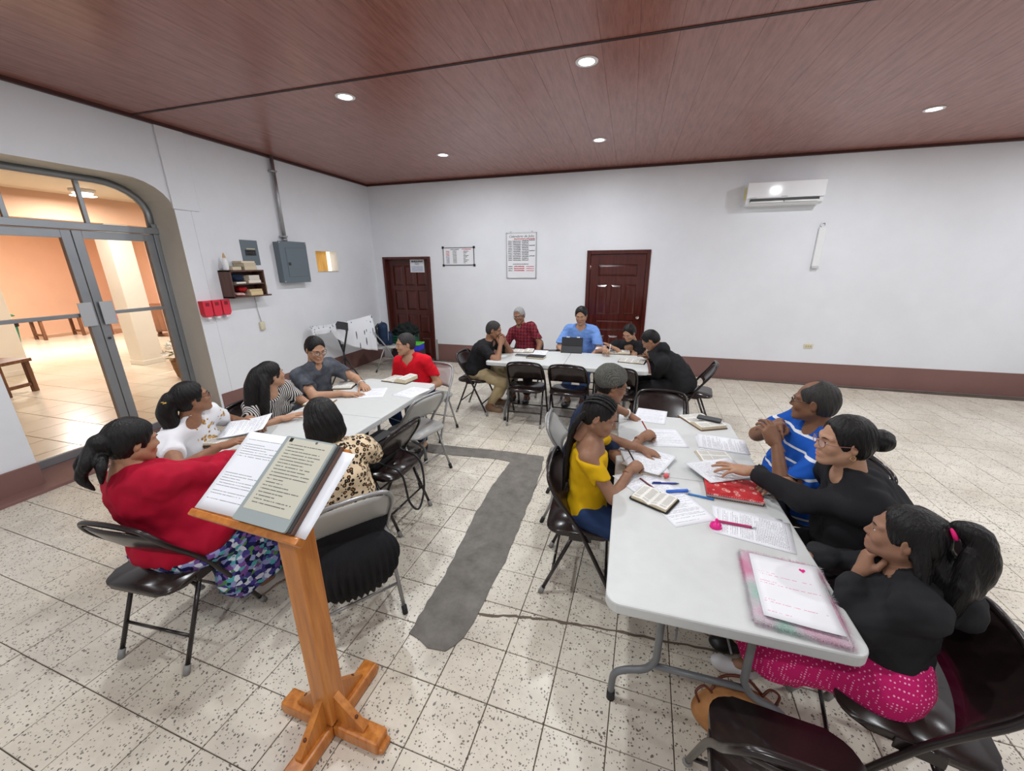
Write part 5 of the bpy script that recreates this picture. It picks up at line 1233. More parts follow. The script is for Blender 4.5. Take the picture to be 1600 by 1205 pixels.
def pen(label, x, y, rot, m, L_=.14, r=.0048, z=TH + .006, cap=None, M4=None, cat='pen', tip=None):
    t = thing('pen', label, cat, (x, y, z), math.radians(rot), 'pens and pencils')
    if M4 is not None: t.matrix_world = M4
    obj('barrel', lathe([(r * .8, -L_ / 2), (r, -L_ / 2 + .004), (r, L_ * .36), (r * .8, L_ * .38)], 12, Ry(90)), m, t); obj('tip', lathe([(r * .85, L_ * .375), (r * .5, L_ * .45), (.0008, L_ * .5)], 12, Ry(90)), tip or cap or MATS['silver_alu'], t)
    if cap: obj('clip', box((-L_ / 2 + .004, -.002, r), (-L_ / 2 + .045, .002, r + .003)), cap, t, smooth=False)
    return t
def phone(label, x, y, rot, z=TH + .001, w_=.075, h_=.155):
    t = thing('phone', label, 'phone', (x, y, z), math.radians(rot)); obj('case', prism(rrect(w_, h_, .012), 0, .009), M_BLK, t, smooth=False); obj('screen', prism(rrect(w_ - .008, h_ - .010, .008), .009, .0095), mat('dark_screen', (.02, .022, .025, 1), .08), t, smooth=False); return t
def at(px, py, z=TH): return tuple(onz(px, py, z)[:2])
# right table
open_book('thick open Bible under a phone at the far right of the right table', *at(1096, 660), -64, .135, .19, .030, (96, 70, 50), skew=.85)
phone('black phone resting on the open book at the right table', *at(1108, 656, TH + .03), 70, TH + .0335)
sheet('printed sheet by the bracelet hand of the beanie wearer', *at(1017, 650), -8, k=0)
sheet('printed sheet under the red pencil hand on the right table', *at(1040, 684), 10, z=TH + .0012, k=3)
sheet('sheet lying beneath the hand of the girl in yellow', *at(1005, 722), 12, z=TH + .0106, k=1)
sheet('lifted sheet the girl in yellow writes on', *at(1013, 724), -24, z=TH + .0125, k=2, curl=.010)
closed_book('flat pale notebook under the papers of the girl in yellow', T(*at(1000, 726), TH + .0005) @ Rz(8), .18, .24, .010, (214, 206, 186))
sheet('top sheet of the paper stack in front of the man in stripes', *at(1128, 694), 84, z=TH + .0035, k=1)
sheet('lower sheet of the paper stack in front of the man in stripes', *at(1127, 695), 90, z=TH + .0005, k=1)
open_book('open printed booklet half under a sheet before the woman in black', *at(1122, 722), -80, .12, .17, .010, (190, 180, 170), skew=.5)
sheet('sheet under the reaching hand of the woman in black', *at(1124, 741), -62, z=TH + .024, k=2, curl=.004)
sheet('printed sheet with a pink pen lying across it', *at(1178, 826), 78, z=TH + .0012, k=0)
sheet('second sheet peeping out under the pink pen sheet', *at(1170, 822), 82, z=TH + .0002, k=0)
sheet('sheet under the small open Bible, folded across', *at(1058, 790), 30, z=TH + .0008, k=3)
sheet('sheet slanting under the pencil near the small Bible', *at(1010, 757), 40, z=TH + .0016, k=2)
open_book('small open Bible in a black zip cover near the left table edge', *at(1022, 782), -28, .085, .135, .030, (12, 12, 13), z=TH + .003, skew=.5)
pen('blue pen beside the small Bible', *at(1040, 757), 14, mat('blue_pen', srgb(44, 62, 140), .3), cap=mat('blue_cap', srgb(30, 44, 110), .3))
pen('dark red pencil pointing at the small Bible', *at(1012, 758), -52, mat('dark_red_pen', srgb(96, 40, 52), .4), .12)
pen('fat blue correction pen right of the small Bible', *at(1060, 770), 20, mat('bright_blue_pen', srgb(52, 108, 206), .3), .125, .0085, TH + .010, cap=mat('white_cap', (.7, .75, .85, 1), .3))
pen('light blue pen sticking out under the red notebook', *at(1092, 777), 170, mat('sky_pen', srgb(46, 120, 190), .3), .13)
pen('magenta pen lying on the printed sheet', *at(1150, 822), -3, mat('magenta_pen', srgb(176, 50, 104), .35), .155, .0058, TH + .008)
t = thing('pink_whistle', 'hot pink plastic pen cap standing beside the magenta pen', 'pen cap', (*at(1118, 824), TH)); obj('dome', lathe([(.019, 0), (.023, .006), (.022, .016), (.012, .024), (.006, .028), (.006, .040), (.003, .043)], 18), mat('hot_pink', srgb(232, 30, 140), .3), t); obj('rim', lathe([(.024, .0), (.0245, .004), (.02, .006)], 18), mat('hot_pink', (1, 0, 0, 1)), t)
t = crumple('eraser', 'small coral pink crumpled eraser near the blue pen', 'eraser', T(*at(1040, 748), TH), (.017, .014, .016), mat('coral_rubber', srgb(224, 106, 104), .6), 3, .003)
# red spiral notebook
t = thing('spiral_notebook', 'red spiral notebook with a floral cover and a small yellow tag', 'notebook', (*at(1143, 768), TH + .0035), math.radians(-4))
tt = NT('red_floral_cover'); v = tt.co(); vo = tt.n('ShaderNodeTexVoronoi', {'Vector': v, 'Scale': 24.0}); d = vo.outputs['Distance']; rings = tt.math('FRACT', tt.math('MULTIPLY', d, 3.6))
tt.set(color=tt.mix(tt.math('MULTIPLY', tt.math('LESS_THAN', d, .42), tt.math('GREATER_THAN', rings, .5)), tt.ramp(tt.noise(v, 30, 3), [(.4, srgb(176, 30, 40)), (.6, srgb(206, 60, 64))]), srgb(226, 168, 160)), rough=.35)
obj('page_block', box((-.118, -.092, .002), (.118, .094, .015)), mat('white_pages', (.75, .75, .73, 1)), t, smooth=False); obj('cover', prism(rrect(.245, .20, .008), .015, .018), tt.m, t, smooth=False); obj('back_cover', prism(rrect(.245, .20, .008), 0, .002), mat('brown_card', srgb(120, 84, 70)), t, smooth=False)
for k in range(24): obj('coil', tube([(-.112 + k * .0097, -.094 + .008 * math.cos(a), .009 + .011 * math.sin(a)) for a in np.linspace(0, 2 * PI, 8, endpoint=False)], .0009, 4, closed=True), MATS['silver_alu'], t)
obj('tag', prism(rrect(.034, .026, .003), .0182, .0188, T(-.085, .055, 0) @ Rz(-10)), mat('pale_yellow_tag', srgb(226, 214, 160)), t, smooth=False)
# fluffy notebook
t = thing('fluffy_notebook', 'open notebook with a pastel furry cover at the near right corner', 'notebook', (.605, 1.285, TH + .001), math.radians(-6))
tt = NT('pastel_fur'); v = tt.co(); tt.set(color=tt.ramp(tt.noise(v, 7, 2), [(.3, srgb(150, 200, 182)), (.48, srgb(214, 196, 206)), (.66, srgb(214, 142, 172))]), rough=.95, normal=tt.bump(tt.noise(v, 300, 3), .8, .01)); M_FUR = tt.m
S = SDF((-.16, -.20, -.01), (.16, .20, .04), .007); S.box((0, 0, .009), (.128, .172, .0085), rd=.008); V, Q = S.mesh(); obj('furry_cover', npmesh('fur', V, Q, (M_FUR,)), None, t)
V, Fc = [], []
for k in range(2600):
    a = rnd.random(); side = rnd.choice((0, 1, 2, 3)); x = (-.128, .128)[side] if side < 2 else rnd.uniform(-.13, .13); y = rnd.uniform(-.172, .172) if side < 2 else (-.172, .172)[side - 2]
    n_ = ((-1, 0), (1, 0), (0, -1), (0, 1))[side]; z = rnd.uniform(.002, .016); i = len(V); dx, dy = rnd.uniform(-.005, .005), rnd.uniform(-.005, .005); l_ = rnd.uniform(.006, .013)
    V += [(x - .0006 * n_[1], y - .0006 * n_[0], z), (x + .0006 * n_[1], y + .0006 * n_[0], z), (x + n_[0] * l_ + dx, y + n_[1] * l_ + dy, max(.001, z + rnd.uniform(-.006, .006)))]; Fc.append((i, i + 1, i + 2))
o = obj('fur', pydata('fur', V, Fc), M_FUR, t); o['kind'] = 'stuff'
nm = page_mat('pink_notes', .205, .290, paper=(.80, .81, .84, 1), ink=srgb(222, 70, 130), pitch=.011, start=.020, seed=4.4, fill=.45, ragged=.95, dens=.42, left=.008, big=.5)
for k in range(3): pg = obj('page', sheet_mesh(.205 - .0, .30, curl=.003 + .002 * k), nm if k == 2 else mat('blank_paper', (.80, .82, .86, 1)), t); pg.location = (.004 + .002 * k, .004 - .004 * k, .018 + .002 * k)
obj('heart_sticker', prism([(0, -.010), (.010, .002), (.008, .009), (.003, .009), (0, .005), (-.003, .009), (-.008, .009), (-.010, .002)], .0275, .028, T(.062, .11, 0)), mat('hot_pink', (1, 0, 0, 1)), t, smooth=False)
# left table
open_book('thick open Bible on the far end of the left table', *at(625, 594), -6, .14, .20, .055, (30, 26, 26), skew=.85)
sheet('sheet by the thick Bible at the far end of the left table', *at(643, 613), -10, k=1)
sheet('sheet under the pointing hand on the left table', *at(583, 614), 24, k=3)
open_book('open zip-case Bible in front of the man in grey', *at(540, 603), -70, .11, .17, .022, (14, 14, 15), skew=.5)
open_book('small open book hidden behind the black bob hair', *at(500, 630), 10, .10, .15, .016, (120, 100, 70), skew=.4)
sheet('small loose sheet near the striped blouse arm', *at(455, 655), 30, k=None, w_=.10, h_=.14)
open_book('open Bible under the hands of the woman in white', *at(364, 682), -70, .14, .20, .030, (70, 40, 30), skew=.5)
sheet('white sheet lifted in front of the woman in white', *at(385, 668, TH + .05), -60, z=TH + .055, k=1, curl=.012, tilt=(8, 10))
open_book('open Bible under the crimson sleeves', *at(330, 722), -8, .13, .19, .026, (60, 30, 30), skew=.5)
sheet('sheet beside the crimson sleeve on the left table', *at(345, 745), -20, k=2)
# back table
open_book('open notebook in front of the man in plaid', *at(818, 549), 6, .13, .19, .022, (96, 96, 104), skew=.8)
sheet('sheet beside the notebook of the man in plaid', *at(842, 551), 4, k=3)
closed_book('closed black book at the front of the back table', T(*at(838, 559), TH) @ Rz(-3), .21, .15, .022, (20, 20, 22)); closed_book('dark grey pouch-like book beside the closed black book', T(*at(816, 556), TH) @ Rz(-3), .16, .08, .014, (70, 76, 86))
phone('grey phone lying left of the standing tablet', *at(866, 548), -70)
t = thing('tablet_stand', 'black tablet case standing open on the back table', 'tablet', (*at(893, 551), TH), math.radians(2))
obj('case_back', box((-.135, -.004, 0), (.135, .004, .19), .003, T(0, .02, .002) @ Rx(-14)), mat('black_case', (.012, .013, .016, 1), .6), t, smooth=False); obj('case_flap', box((-.135, -.004, 0), (.135, .004, .10), .003, T(0, -.045, .002) @ Rx(-42)), mat('black_case', (0, 0, 0, 1)), t, smooth=False)
for sx in (-.055, .075): obj('case_clip', box((sx - .02, -.012, .185), (sx + .02, .010, .197), .002, T(0, .02, .002) @ Rx(-14)), M_WPL, t, smooth=False)
open_book('large open Bible in a brown leather zip case', *at(962, 551), 3, .17, .22, .045, (64, 40, 30), skew=.6)
sheet('sheet being written on by the woman in black at the back', *at(945, 547), -4, z=TH + .034, k=1)
open_book('open notebook in a black zip folder at the right end of the back table', *at(988, 565), -10, .14, .20, .02, (14, 14, 15), skew=.6)
# ------------------------------------------------------------------ back left corner
chair('g', -4.12, 6.08, -60, 'grey folding chair in the corner holding a backpack')
t = thing('backpack', 'navy blue backpack leaning on the corner chair', 'backpack', (-4.16, 6.10, .448), math.radians(-55)); mb = cloth_mat('navy_nylon', srgb(26, 46, 74), .2, .6)
S = SDF((-.2, -.16, -.01), (.2, .18, .46), .010); S.box((0, -.02, .20), (.15, .085, .20), rd=.08); S.box((0, .08, .12), (.11, .05, .11), rd=.045, k=.02); V, Q = S.mesh(); V = ripple(V, normals(V, Q), .004, 30, 2); obj('bag_body', npmesh('bag', V, Q, (mb,)), None, t)
for sx in (-1, 1): obj('shoulder_strap', tube(catmull([(sx * .06, -.09, .38), (sx * .09, -.14, .30), (sx * .10, -.13, .12), (sx * .12, -.09, .04)], 5), .016, 6), M_BLK, t)
obj('zip', tube(catmull([(-.14, .05, .10), (-.12, .06, .30), (0, .055, .385), (.12, .06, .30), (.14, .05, .10)], 5), .004, 5), mat('grey_zip', (.4, .42, .45, 1)), t); obj('grab_handle', tube(catmull([(-.04, -.03, .39), (0, -.03, .425), (.04, -.03, .39)], 5), .008, 6), M_BLK, t)
# black folding stand draped with printed fabric
t = thing('folding_stand', 'black tripod sheet stand near the left wall', 'stand', (-4.36, 5.22, 0), math.radians(-20)); mk = mat('black_metal', (.014, .014, .015, 1), .45)
for k in range(3):
    a = 2.1 * k + .5; obj('leg', tube([(0, 0, .42), (.27 * math.cos(a), .27 * math.sin(a), .0)], .011, 8), mk, t); obj('leg_strut', tube([(0, 0, .22), (.14 * math.cos(a), .14 * math.sin(a), .20)], .006, 6), mk, t)
obj('column', tube([(0, 0, .15), (0, 0, .62)], .016, 10), mk, t)
for sx in (-1, 1): obj('arm', tube([(0, 0, .48), (sx * .20, .0, .90)], .014, 8), mk, t)
obj('head_plate', prism([(-.20, 0), (.20, 0), (.13, .12), (-.13, .12)], -.012, .012, T(0, 0, .86) @ Rx(65)), mk, t, smooth=False)
tt = NT('printed_white_fabric'); v = tt.co('Generated', scale=(9, 12, 1)); vo = tt.n('ShaderNodeTexVoronoi', {'Vector': v, 'Scale': 2.2}); tt.set(color=tt.mix(tt.math('MULTIPLY', tt.math('LESS_THAN', vo.outputs['Distance'], .30), tt.math('LESS_THAN', tt.sep(vo.outputs['Color'])[0], .55)), (.74, .76, .80, 1), (.10, .11, .14, 1)), rough=.8)
V, Fc = [], []; NU, NV = 30, 22
tl_, tr_ = np.array([-4.72, 4.95, .93]), np.array([-4.22, 5.85, 1.02])
for j in range(NV + 1):
    for i in range(NU + 1):
        u, v_ = i / NU, j / NV; p = tl_ + (tr_ - tl_) * u; dr = (.08 + .66 * max(0, u - .30) ** .6) ; out = np.array([.09, -.05, 0]) * math.sin(min(1, v_ * 1.6) * PI / 2)
        fold = .018 * math.sin(u * 30 + 2 * v_) * v_; V.append(tuple(p + out + np.array([fold, -fold * .6, -dr * v_ ** 1.2 - .05 * (1 - u) * v_ - .03 * math.sin(u * PI)])))
for j in range(NV):
    for i in range(NU): a = j * (NU + 1) + i; Fc.append((a, a + 1, a + NU + 2, a + NU + 1))
o = obj('printed_cloth', pydata('cloth', V, Fc), tt.m); m_ = o.modifiers.new('thick', 'SOLIDIFY'); m_.thickness = .003; tag(o, 'white cloth with dark print draped over the black stand', 'cloth')
# crate with clothes by the door
t = thing('plastic_crate', 'green plastic crate beside the dark panelled door', 'crate', (-3.92, 6.42, .0), .2); mgc = mat('dark_green_plastic', srgb(22, 84, 62), .4)
for a, b in (((-.2, -.15, .40), (.2, .15, .42)), ((-.2, -.15, .40), (-.19, .15, .60)), ((.19, -.15, .40), (.2, .15, .60))): obj('crate_wall', box(a, b, .003), mgc, t, smooth=False)
for y in (-.15, .14):
    for k in range(4): obj('crate_slat', box((-.2, y, .43 + k * .045), (.2, y + .01, .462 + k * .045), .002), mgc, t, smooth=False)
obj('lower_box', box((-.22, -.17, 0), (.22, .17, .40), .01), mat('dark_carton', srgb(40, 36, 40), .8), t, smooth=False)
crumple('dark_coat', 'heap of dark clothing piled in the green crate', 'clothing', T(-3.92, 6.42, .50), (.24, .17, .15), cloth_mat('black_green_cloth', (.010, .016, .015, 1)), 11, .022)
t = thing('storage_box', 'bright blue box with a green lid behind the man in red', 'box', (-3.55, 6.05, 0), .1); obj('box_body', box((-.14, -.12, .40), (.14, .12, .50), .008), mat('vivid_blue', srgb(40, 50, 190), .4), t, smooth=False); obj('lid', box((-.145, -.125, .50), (.145, .125, .525), .006), mat('lime_green', srgb(90, 190, 60), .4), t, smooth=False); obj('support_box', box((-.15, -.13, 0), (.15, .13, .40), .006), mat('dark_carton', (0, 0, 0, 1)), t, smooth=False)
# handbag on the floor under the near end of the right table
t = thing('handbag', 'tan rounded handbag with brown loops on the floor by the table leg', 'handbag', (.545, 1.325, 0), math.radians(12)); t.scale = (.85, .85, .85); tt = NT('tan_suede'); v = tt.co(); tt.set(color=tt.ramp(tt.noise(v, 14, 4), [(.3, srgb(150, 100, 56)), (.7, srgb(186, 132, 80))]), rough=.8)
S = SDF((-.25, -.15, -.01), (.25, .15, .26), .008); S.ell((0, 0, .10), (.20, .10, .115), k=0); S.ell((0, 0, .17), (.13, .05, .05), k=.04); S.cut((0, 0, .004), (0, 0, -1)); V, Q = S.mesh(); V = ripple(V, normals(V, Q), .004, 30, 4); obj('bag_body', npmesh('handbag', V, Q, (tt.m,)), None, t); mbl = mat('brown_strap_leather', srgb(96, 44, 26), .5)
for sx in (-1, 1): obj('strap_loop', tube(catmull([(sx * .17, 0, .15), (sx * .19, .01, .21), (sx * .15, .02, .235), (sx * .11, .01, .20)], 5), .006, 6), mbl, t)
obj('handle', tube(catmull([(-.12, .02, .20), (-.05, .07, .235), (.06, .07, .235), (.12, .02, .20)], 5), .007, 6), mbl, t)
# ------------------------------------------------------------------ clothes
def stripes_mat(name, a, b, axis, freq, duty, warp=0, rot=(0, 0, 0)):
    t = NT(name); v = t.co('Object', rot=rot); s3 = t.sep(v); x = s3[axis]
    if warp: x = t.math('ADD', x, t.math('MULTIPLY', t.math('SUBTRACT', t.noise(v, 6, 2), .5), warp))
    f = t.math('FRACT', t.math('MULTIPLY', x, freq)); t.set(color=t.mix(t.math('LESS_THAN', f, duty), a, b), rough=.85, spec=.2, normal=t.bump(t.noise(v, 40, 4), .2, .004)); MATS[name] = t.m; return t.m
M_CRIM = cloth_mat('crimson_knit', srgb(170, 8, 44), .10); M_WTEE = None
t = NT('white_tee_gold_print'); v = t.co(); x, y, z = t.sep(v)[:3]
vo = t.n('ShaderNodeTexVoronoi', {'Vector': v, 'Scale': 34.0}); reg = t.math('MULTIPLY', t.math('LESS_THAN', t.math('ABSOLUTE', x), .12), t.math('MULTIPLY', t.math('GREATER_THAN', z, .70), t.math('LESS_THAN', z, .92))); reg = t.math('MULTIPLY', reg, t.math('GREATER_THAN', y, .03))
t.set(color=t.mix(t.math('MULTIPLY', reg, t.math('MULTIPLY', t.math('LESS_THAN', vo.outputs['Distance'], .45), t.math('LESS_THAN', t.sep(vo.outputs['Color'])[0], .42))), (.76, .77, .80, 1), t.ramp(t.noise(v, 60, 2), [(.4, srgb(150, 104, 60)), (.6, srgb(214, 178, 110))])), rough=.85, spec=.2); M_WTEE = t.m
M_STRP = stripes_mat('black_white_stripe_knit', (.62, .60, .58, 1), (.02, .02, .022, 1), 0, 62, .52, .03)
t = NT('charcoal_faded_cotton'); v = t.co(); t.set(color=t.ramp(t.noise(v, 12, 5, .65), [(.3, srgb(58, 62, 70)), (.7, srgb(98, 102, 110))]), rough=.85, spec=.2, normal=t.bump(t.noise(v, 45, 4), .25, .004)); M_CHAR = t.m
M_REDT = cloth_mat('red_cotton', srgb(214, 18, 38), .08); M_JEAN = cloth_mat('blue_jeans', srgb(38, 58, 96), .2); M_DJEAN = cloth_mat('dark_trousers', srgb(26, 28, 36), .15); M_KHAK = cloth_mat('khaki_cotton', srgb(178, 160, 124), .1)
t = NT('leopard_print'); v = t.co(); vo = t.n('ShaderNodeTexVoronoi', {'Vector': v, 'Scale': 46.0, 'Randomness': .9}); d = t.math('ADD', vo.outputs['Distance'], t.math('MULTIPLY', t.math('SUBTRACT', t.noise(v, 90, 2), .5), .28))
ring = t.math('MULTIPLY', t.math('GREATER_THAN', d, .21), t.math('LESS_THAN', d, .47)); gap = t.math('GREATER_THAN', t.noise(v, 70, 2), .36)
c = t.mix(t.math('LESS_THAN', d, .30), srgb(226, 204, 170), srgb(168, 122, 78)); t.set(color=t.mix(t.math('MULTIPLY', ring, gap), c, srgb(24, 18, 16)), rough=.7, spec=.25); M_LEO = t.m
M_BLKC = cloth_mat('black_cotton', (.012, .012, .014, 1), .2); M_HOOD = cloth_mat('black_fleece', (.016, .017, .019, 1), .2); M_NAVY = cloth_mat('navy_knit', srgb(28, 40, 66), .15)
M_YEL = cloth_mat('mustard_ribbed', srgb(206, 164, 8), .08)
M_BSTR = stripes_mat('blue_white_stripe_cotton', srgb(26, 84, 176), (.72, .74, .78, 1), 2, 13.5, .16, .012, rot=(.0, 0, 0))
t = NT('maroon_plaid'); v = t.co(); x, y, z = t.sep(v)[:3]; fx_ = t.math('FRACT', t.math('MULTIPLY', x, 22)); fz_ = t.math('FRACT', t.math('MULTIPLY', z, 22)); c = t.mix(t.math('LESS_THAN', fx_, .45), srgb(132, 34, 48), srgb(96, 22, 38)); c = t.mix(t.math('MULTIPLY', t.math('LESS_THAN', fz_, .4), .6), c, srgb(70, 18, 34)); c = t.mix(t.math('MULTIPLY', t.math('ADD', t.math('LESS_THAN', fz_, .08), t.math('LESS_THAN', fx_, .08)), .3), c, srgb(200, 140, 144)); t.set(color=c, rough=.85, spec=.2); M_PLAID = t.m
M_SCRUB = cloth_mat('light_blue_scrubs', srgb(112, 150, 214), .1)
t = NT('floral_print'); v = t.co(); n1 = t.n('ShaderNodeTexNoise', {'Vector': v, 'Scale': 30.0, 'Detail': 3.0}).outputs['Color']; vv = t.n('ShaderNodeVectorMath', {0: v, 1: t.n('ShaderNodeVectorMath', {0: n1, 1: (.03, .03, .03)}, operation='MULTIPLY').outputs[0]}, operation='ADD').outputs[0]
vo = t.n('ShaderNodeTexVoronoi', {'Vector': vv, 'Scale': 42.0}); h_ = t.sep(vo.outputs['Color'])[0]
t.set(color=t.ramp(h_, [(0, srgb(24, 28, 84)), (.24, srgb(70, 64, 140)), (.38, srgb(150, 156, 206)), (.50, srgb(84, 170, 176)), (.62, srgb(16, 20, 40)), (.74, srgb(120, 80, 150)), (.84, srgb(86, 130, 80)), (.92, srgb(214, 222, 236))], 'CONSTANT'), rough=.75, spec=.25); M_FLOR = t.m
t = NT('pink_dotted_cotton'); v = t.co(); vo = t.n('ShaderNodeTexVoronoi', {'Vector': v, 'Scale': 95.0, 'Randomness': .15}); t.set(color=t.mix(t.math('LESS_THAN', vo.outputs['Distance'], .26), srgb(196, 30, 104), srgb(246, 170, 200)), rough=.8, spec=.2); M_PINK = t.m
M_SHB = mat('black_shoe', (.015, .014, .014, 1), .4); M_SHW = mat('white_sneaker', (.62, .62, .63, 1), .6); M_SOLE = mat('tan_sole', srgb(170, 130, 104), .7); M_SHT = mat('tan_suede_shoe', srgb(128, 104, 80), .8); M_SAND = mat('white_sandal', (.70, .68, .64, 1), .5)
SK = {'a': (.42, .22, .13, 1), 'b': (.31, .155, .09, 1), 'c': (.48, .27, .17, 1), 'd': (.23, .11, .06, 1)}
tz = TH
# ------------------------------------------------------------------ left table
chair('b', -2.07, 1.075, 4, 'dark brown folding chair under the woman in crimson')
person('woman in a crimson cardigan and floral skirt, seen from behind at the left table', (-2.08, 1.14), 0, onx(207, 690, -2.12), -12, -12, 0, s=.96, fat=.055, female=True, skin='a', skincol=SK['a'], twist=0,
       top=dict(mat=M_CRIM, sleeve=1.88, e=.020, name='cardigan', hem=.06, wr=.006, loose=True), bottom=dict(kind='skirt', mat=M_FLOR, len=.80, flare=.045, e=.016, topz=-.03, drape=[((-1.90, 1.25, .27), (.075, .12, .17))]), shoes=dict(mat=M_SAND, sole=M_SOLE),
       L=dict(at=(-2.02, 1.52, tz + .05), pose='relaxed'), R=dict(at=tuple(onz(356, 712, tz + .06)), pose='hold', hint=(.8, -.2, -.3)), ankles={-1: (-2.10, 1.40, .085), 1: (-1.93, 1.36, .085)},
       hair=dict(kind='bun', long=True, bun=((0, -.125, .01), (.05, .048, .05)), thick=.010, chains=[dict(p=[(0, -.13, .02), (.03, -.17, -.03), (.01, -.19, -.09), (.03, -.17, -.15)], r=[.03, .025, .018, .006]), dict(p=[(-.02, -.13, .0), (-.05, -.17, -.05), (-.03, -.18, -.12)], r=[.028, .02, .006]), dict(p=[(.03, -.12, -.02), (.07, -.14, -.06), (.05, -.15, -.13)], r=[.024, .018, .005])]))
chair('b', -2.74, 1.66, -80, 'dark brown folding chair behind the woman in white')
p = person('woman in a white printed T-shirt and glasses at the left table', (-2.72, 1.66), -72, onx(300, 622, -2.54), -25, 6, 0, s=.94, fat=.03, female=True, skin='b', skincol=SK['b'],
       top=dict(mat=M_WTEE, sleeve=.6, neck='crew', name='t_shirt'), bottom=dict(kind='pants', mat=M_DJEAN), shoes=dict(mat=M_SHB), glasses=True,
       R=dict(at=tuple(onz(345, 697, tz + .07)), pose='relaxed', hint=(-.1, -.9, -.5)), L=dict(at=tuple(onz(392, 660, tz + .05)), pose='hold', hint=(-.3, .7, -.5)),
       hair=dict(kind='loose', long=True, thick=.008, chains=[dict(p=[(0, -.10, .02), (0, -.135, -.06), (0, -.125, -.15), (.0, -.15, -.24)], r=[.05, .055, .05, .02]), dict(p=[(-.03, -.10, -.02), (-.04, -.13, -.10), (-.05, -.16, -.22)], r=[.04, .035, .010])]))
bm = bmesh.new()
for k in range(7): add_lathe(bm, [(.001, 0), (.012, .004), (.018, .016), (.012, .018)], 8, T(-.02 + .008 * k, -.150 - .004 * (k % 2), .02 + .004 * (k % 3)) @ Rx(70 + 9 * k) @ Ry(25 * (k - 3)))
p['hpart']('hair_clip', bm, mat('gold_scrunchie', srgb(206, 164, 70), .4))
chair('b', -2.78, 2.30, -85, 'dark brown folding chair behind the young woman in stripes')
person('young woman with long black hair in a black and white striped top', (-2.74, 2.28), -80, onx(424, 586, -2.56), -20, 4, 0, s=.92, fat=.012, female=True, skin='c', skincol=SK['c'],
       top=dict(mat=M_STRP, sleeve=.58, neck='crew', name='striped_top'), bottom=dict(kind='pants', mat=M_DJEAN), shoes=dict(mat=M_SHB),
       R=dict(at=tuple(onz(440, 654, tz + .03)), pose='flat', hint=(-.3, -.9, -.4)), L=dict(at=tuple(onz(500, 628, tz + .04)), pose='relaxed', hint=(-.4, .5, -.6)),
       hair=dict(kind='loose', long=True, thick=.010, coverears=False, chains=[dict(p=[(0, -.09, .04), (0, -.14, -.06), (.0, -.165, -.20), (-.01, -.17, -.36), (0, -.165, -.48)], r=[.05, .058, .056, .045, .015], k=.03), dict(p=[(.05, -.07, .0), (.07, -.10, -.12), (.07, -.13, -.30), (.06, -.13, -.44)], r=[.035, .04, .035, .01], k=.02), dict(p=[(-.05, -.07, 0), (-.07, -.11, -.12), (-.06, -.14, -.30), (-.05, -.14, -.42)], r=[.035, .04, .03, .01], k=.02)]))
chair('g', -2.84, 2.86, -90, 'grey folding chair behind the man in the grey shirt')
person('man in a dark grey short-sleeved shirt and glasses at the left table', (-2.80, 2.86), -90, onx(493, 546, -2.62), -112, -18, 0, s=.99, fat=.02, skin='c', skincol=SK['c'],
       top=dict(mat=M_CHAR, sleeve=.72, neck='collar', e=.016), bottom=dict(kind='pants', mat=M_DJEAN), shoes=dict(mat=M_SHB), glasses=True, twist=-8,
       R=dict(at=tuple(onz(536, 615, tz + .03)), pose='flat', hint=(-.4, -.8, -.4)), L=dict(at=tuple(onz(566, 601, tz + .035)), pose='relaxed', hint=(-.1, .8, -.4)), hair=dict(kind='short', thick=.008))
PEOPLE[-1]['watch'] = -1
chair('g', -2.02, 3.70, 176, 'grey folding chair under the man in the red T-shirt')
person('man in a red V-neck T-shirt at the far end of the left table', (-2.14, 3.66), 178, ony(633, 538, 3.56), 138, -4, 0, s=1.0, fat=.02, skin='c', skincol=(.36, .20, .13, 1), shoulder=1.08,
       top=dict(mat=M_REDT, sleeve=.72, neck='v', e=.014), bottom=dict(kind='pants', mat=M_JEAN), shoes=dict(mat=M_SHB),
       R=dict(at=(-2.28, 3.44, .58), pose='relaxed', hint=(-.5, .5, -.7)), L=dict(at=(-1.99, 3.44, .58), pose='relaxed', hint=(.5, .5, -.7)), ankles={-1: (-1.90, 3.25, .085), 1: (-2.13, 3.25, .085)}, hair=dict(kind='short', salt=True, thick=.007))
chair('g', -1.335, 1.43, 52, 'grey folding chair under the woman in leopard print')
person('woman with a black bob in a leopard blouse and pleated black skirt', (-1.375, 1.47), 52, onx(502, 655, -1.46), 58, -10, 0, s=.95, fat=.03, female=True, skin='c', skincol=SK['c'],
       top=dict(mat=M_LEO, sleeve=1.0, neck='crew', e=.018, name='blouse', hem=.06), bottom=dict(kind='skirt', mat=M_BLKC, len=.55, flare=.06, pleat=.010, e=.022, drape=[((-1.205, 1.328, .43), (.205, .10, .12)), ((-1.20, 1.325, .345), (.185, .09, .12))]), shoes=dict(mat=M_SHB),
       L=dict(at=(-1.83, 1.62, tz + .03), pose='relaxed'), R=dict(at=(-1.62, 1.88, tz + .03), pose='relaxed'), hair=dict(kind='bob', thick=.012, rough=.003))
chair('b', -1.61, 2.22, 86, 'dark brown folding chair holding a black bag at the left table')
t = thing('shoulder_bag', 'black shoulder bag on the empty brown chair, its strap hanging down', 'bag', (-1.66, 2.20, .448), math.radians(86)); S = SDF((-.2, -.12, -.01), (.2, .12, .24), .008); S.box((0, 0, .10), (.15, .075, .10), rd=.045); V, Q = S.mesh(); V = ripple(V, normals(V, Q), .006, 32, 8); obj('bag_body', npmesh('bag', V, Q, (mat('black_bag_leather', (.012, .012, .013, 1), .5),)), None, t)
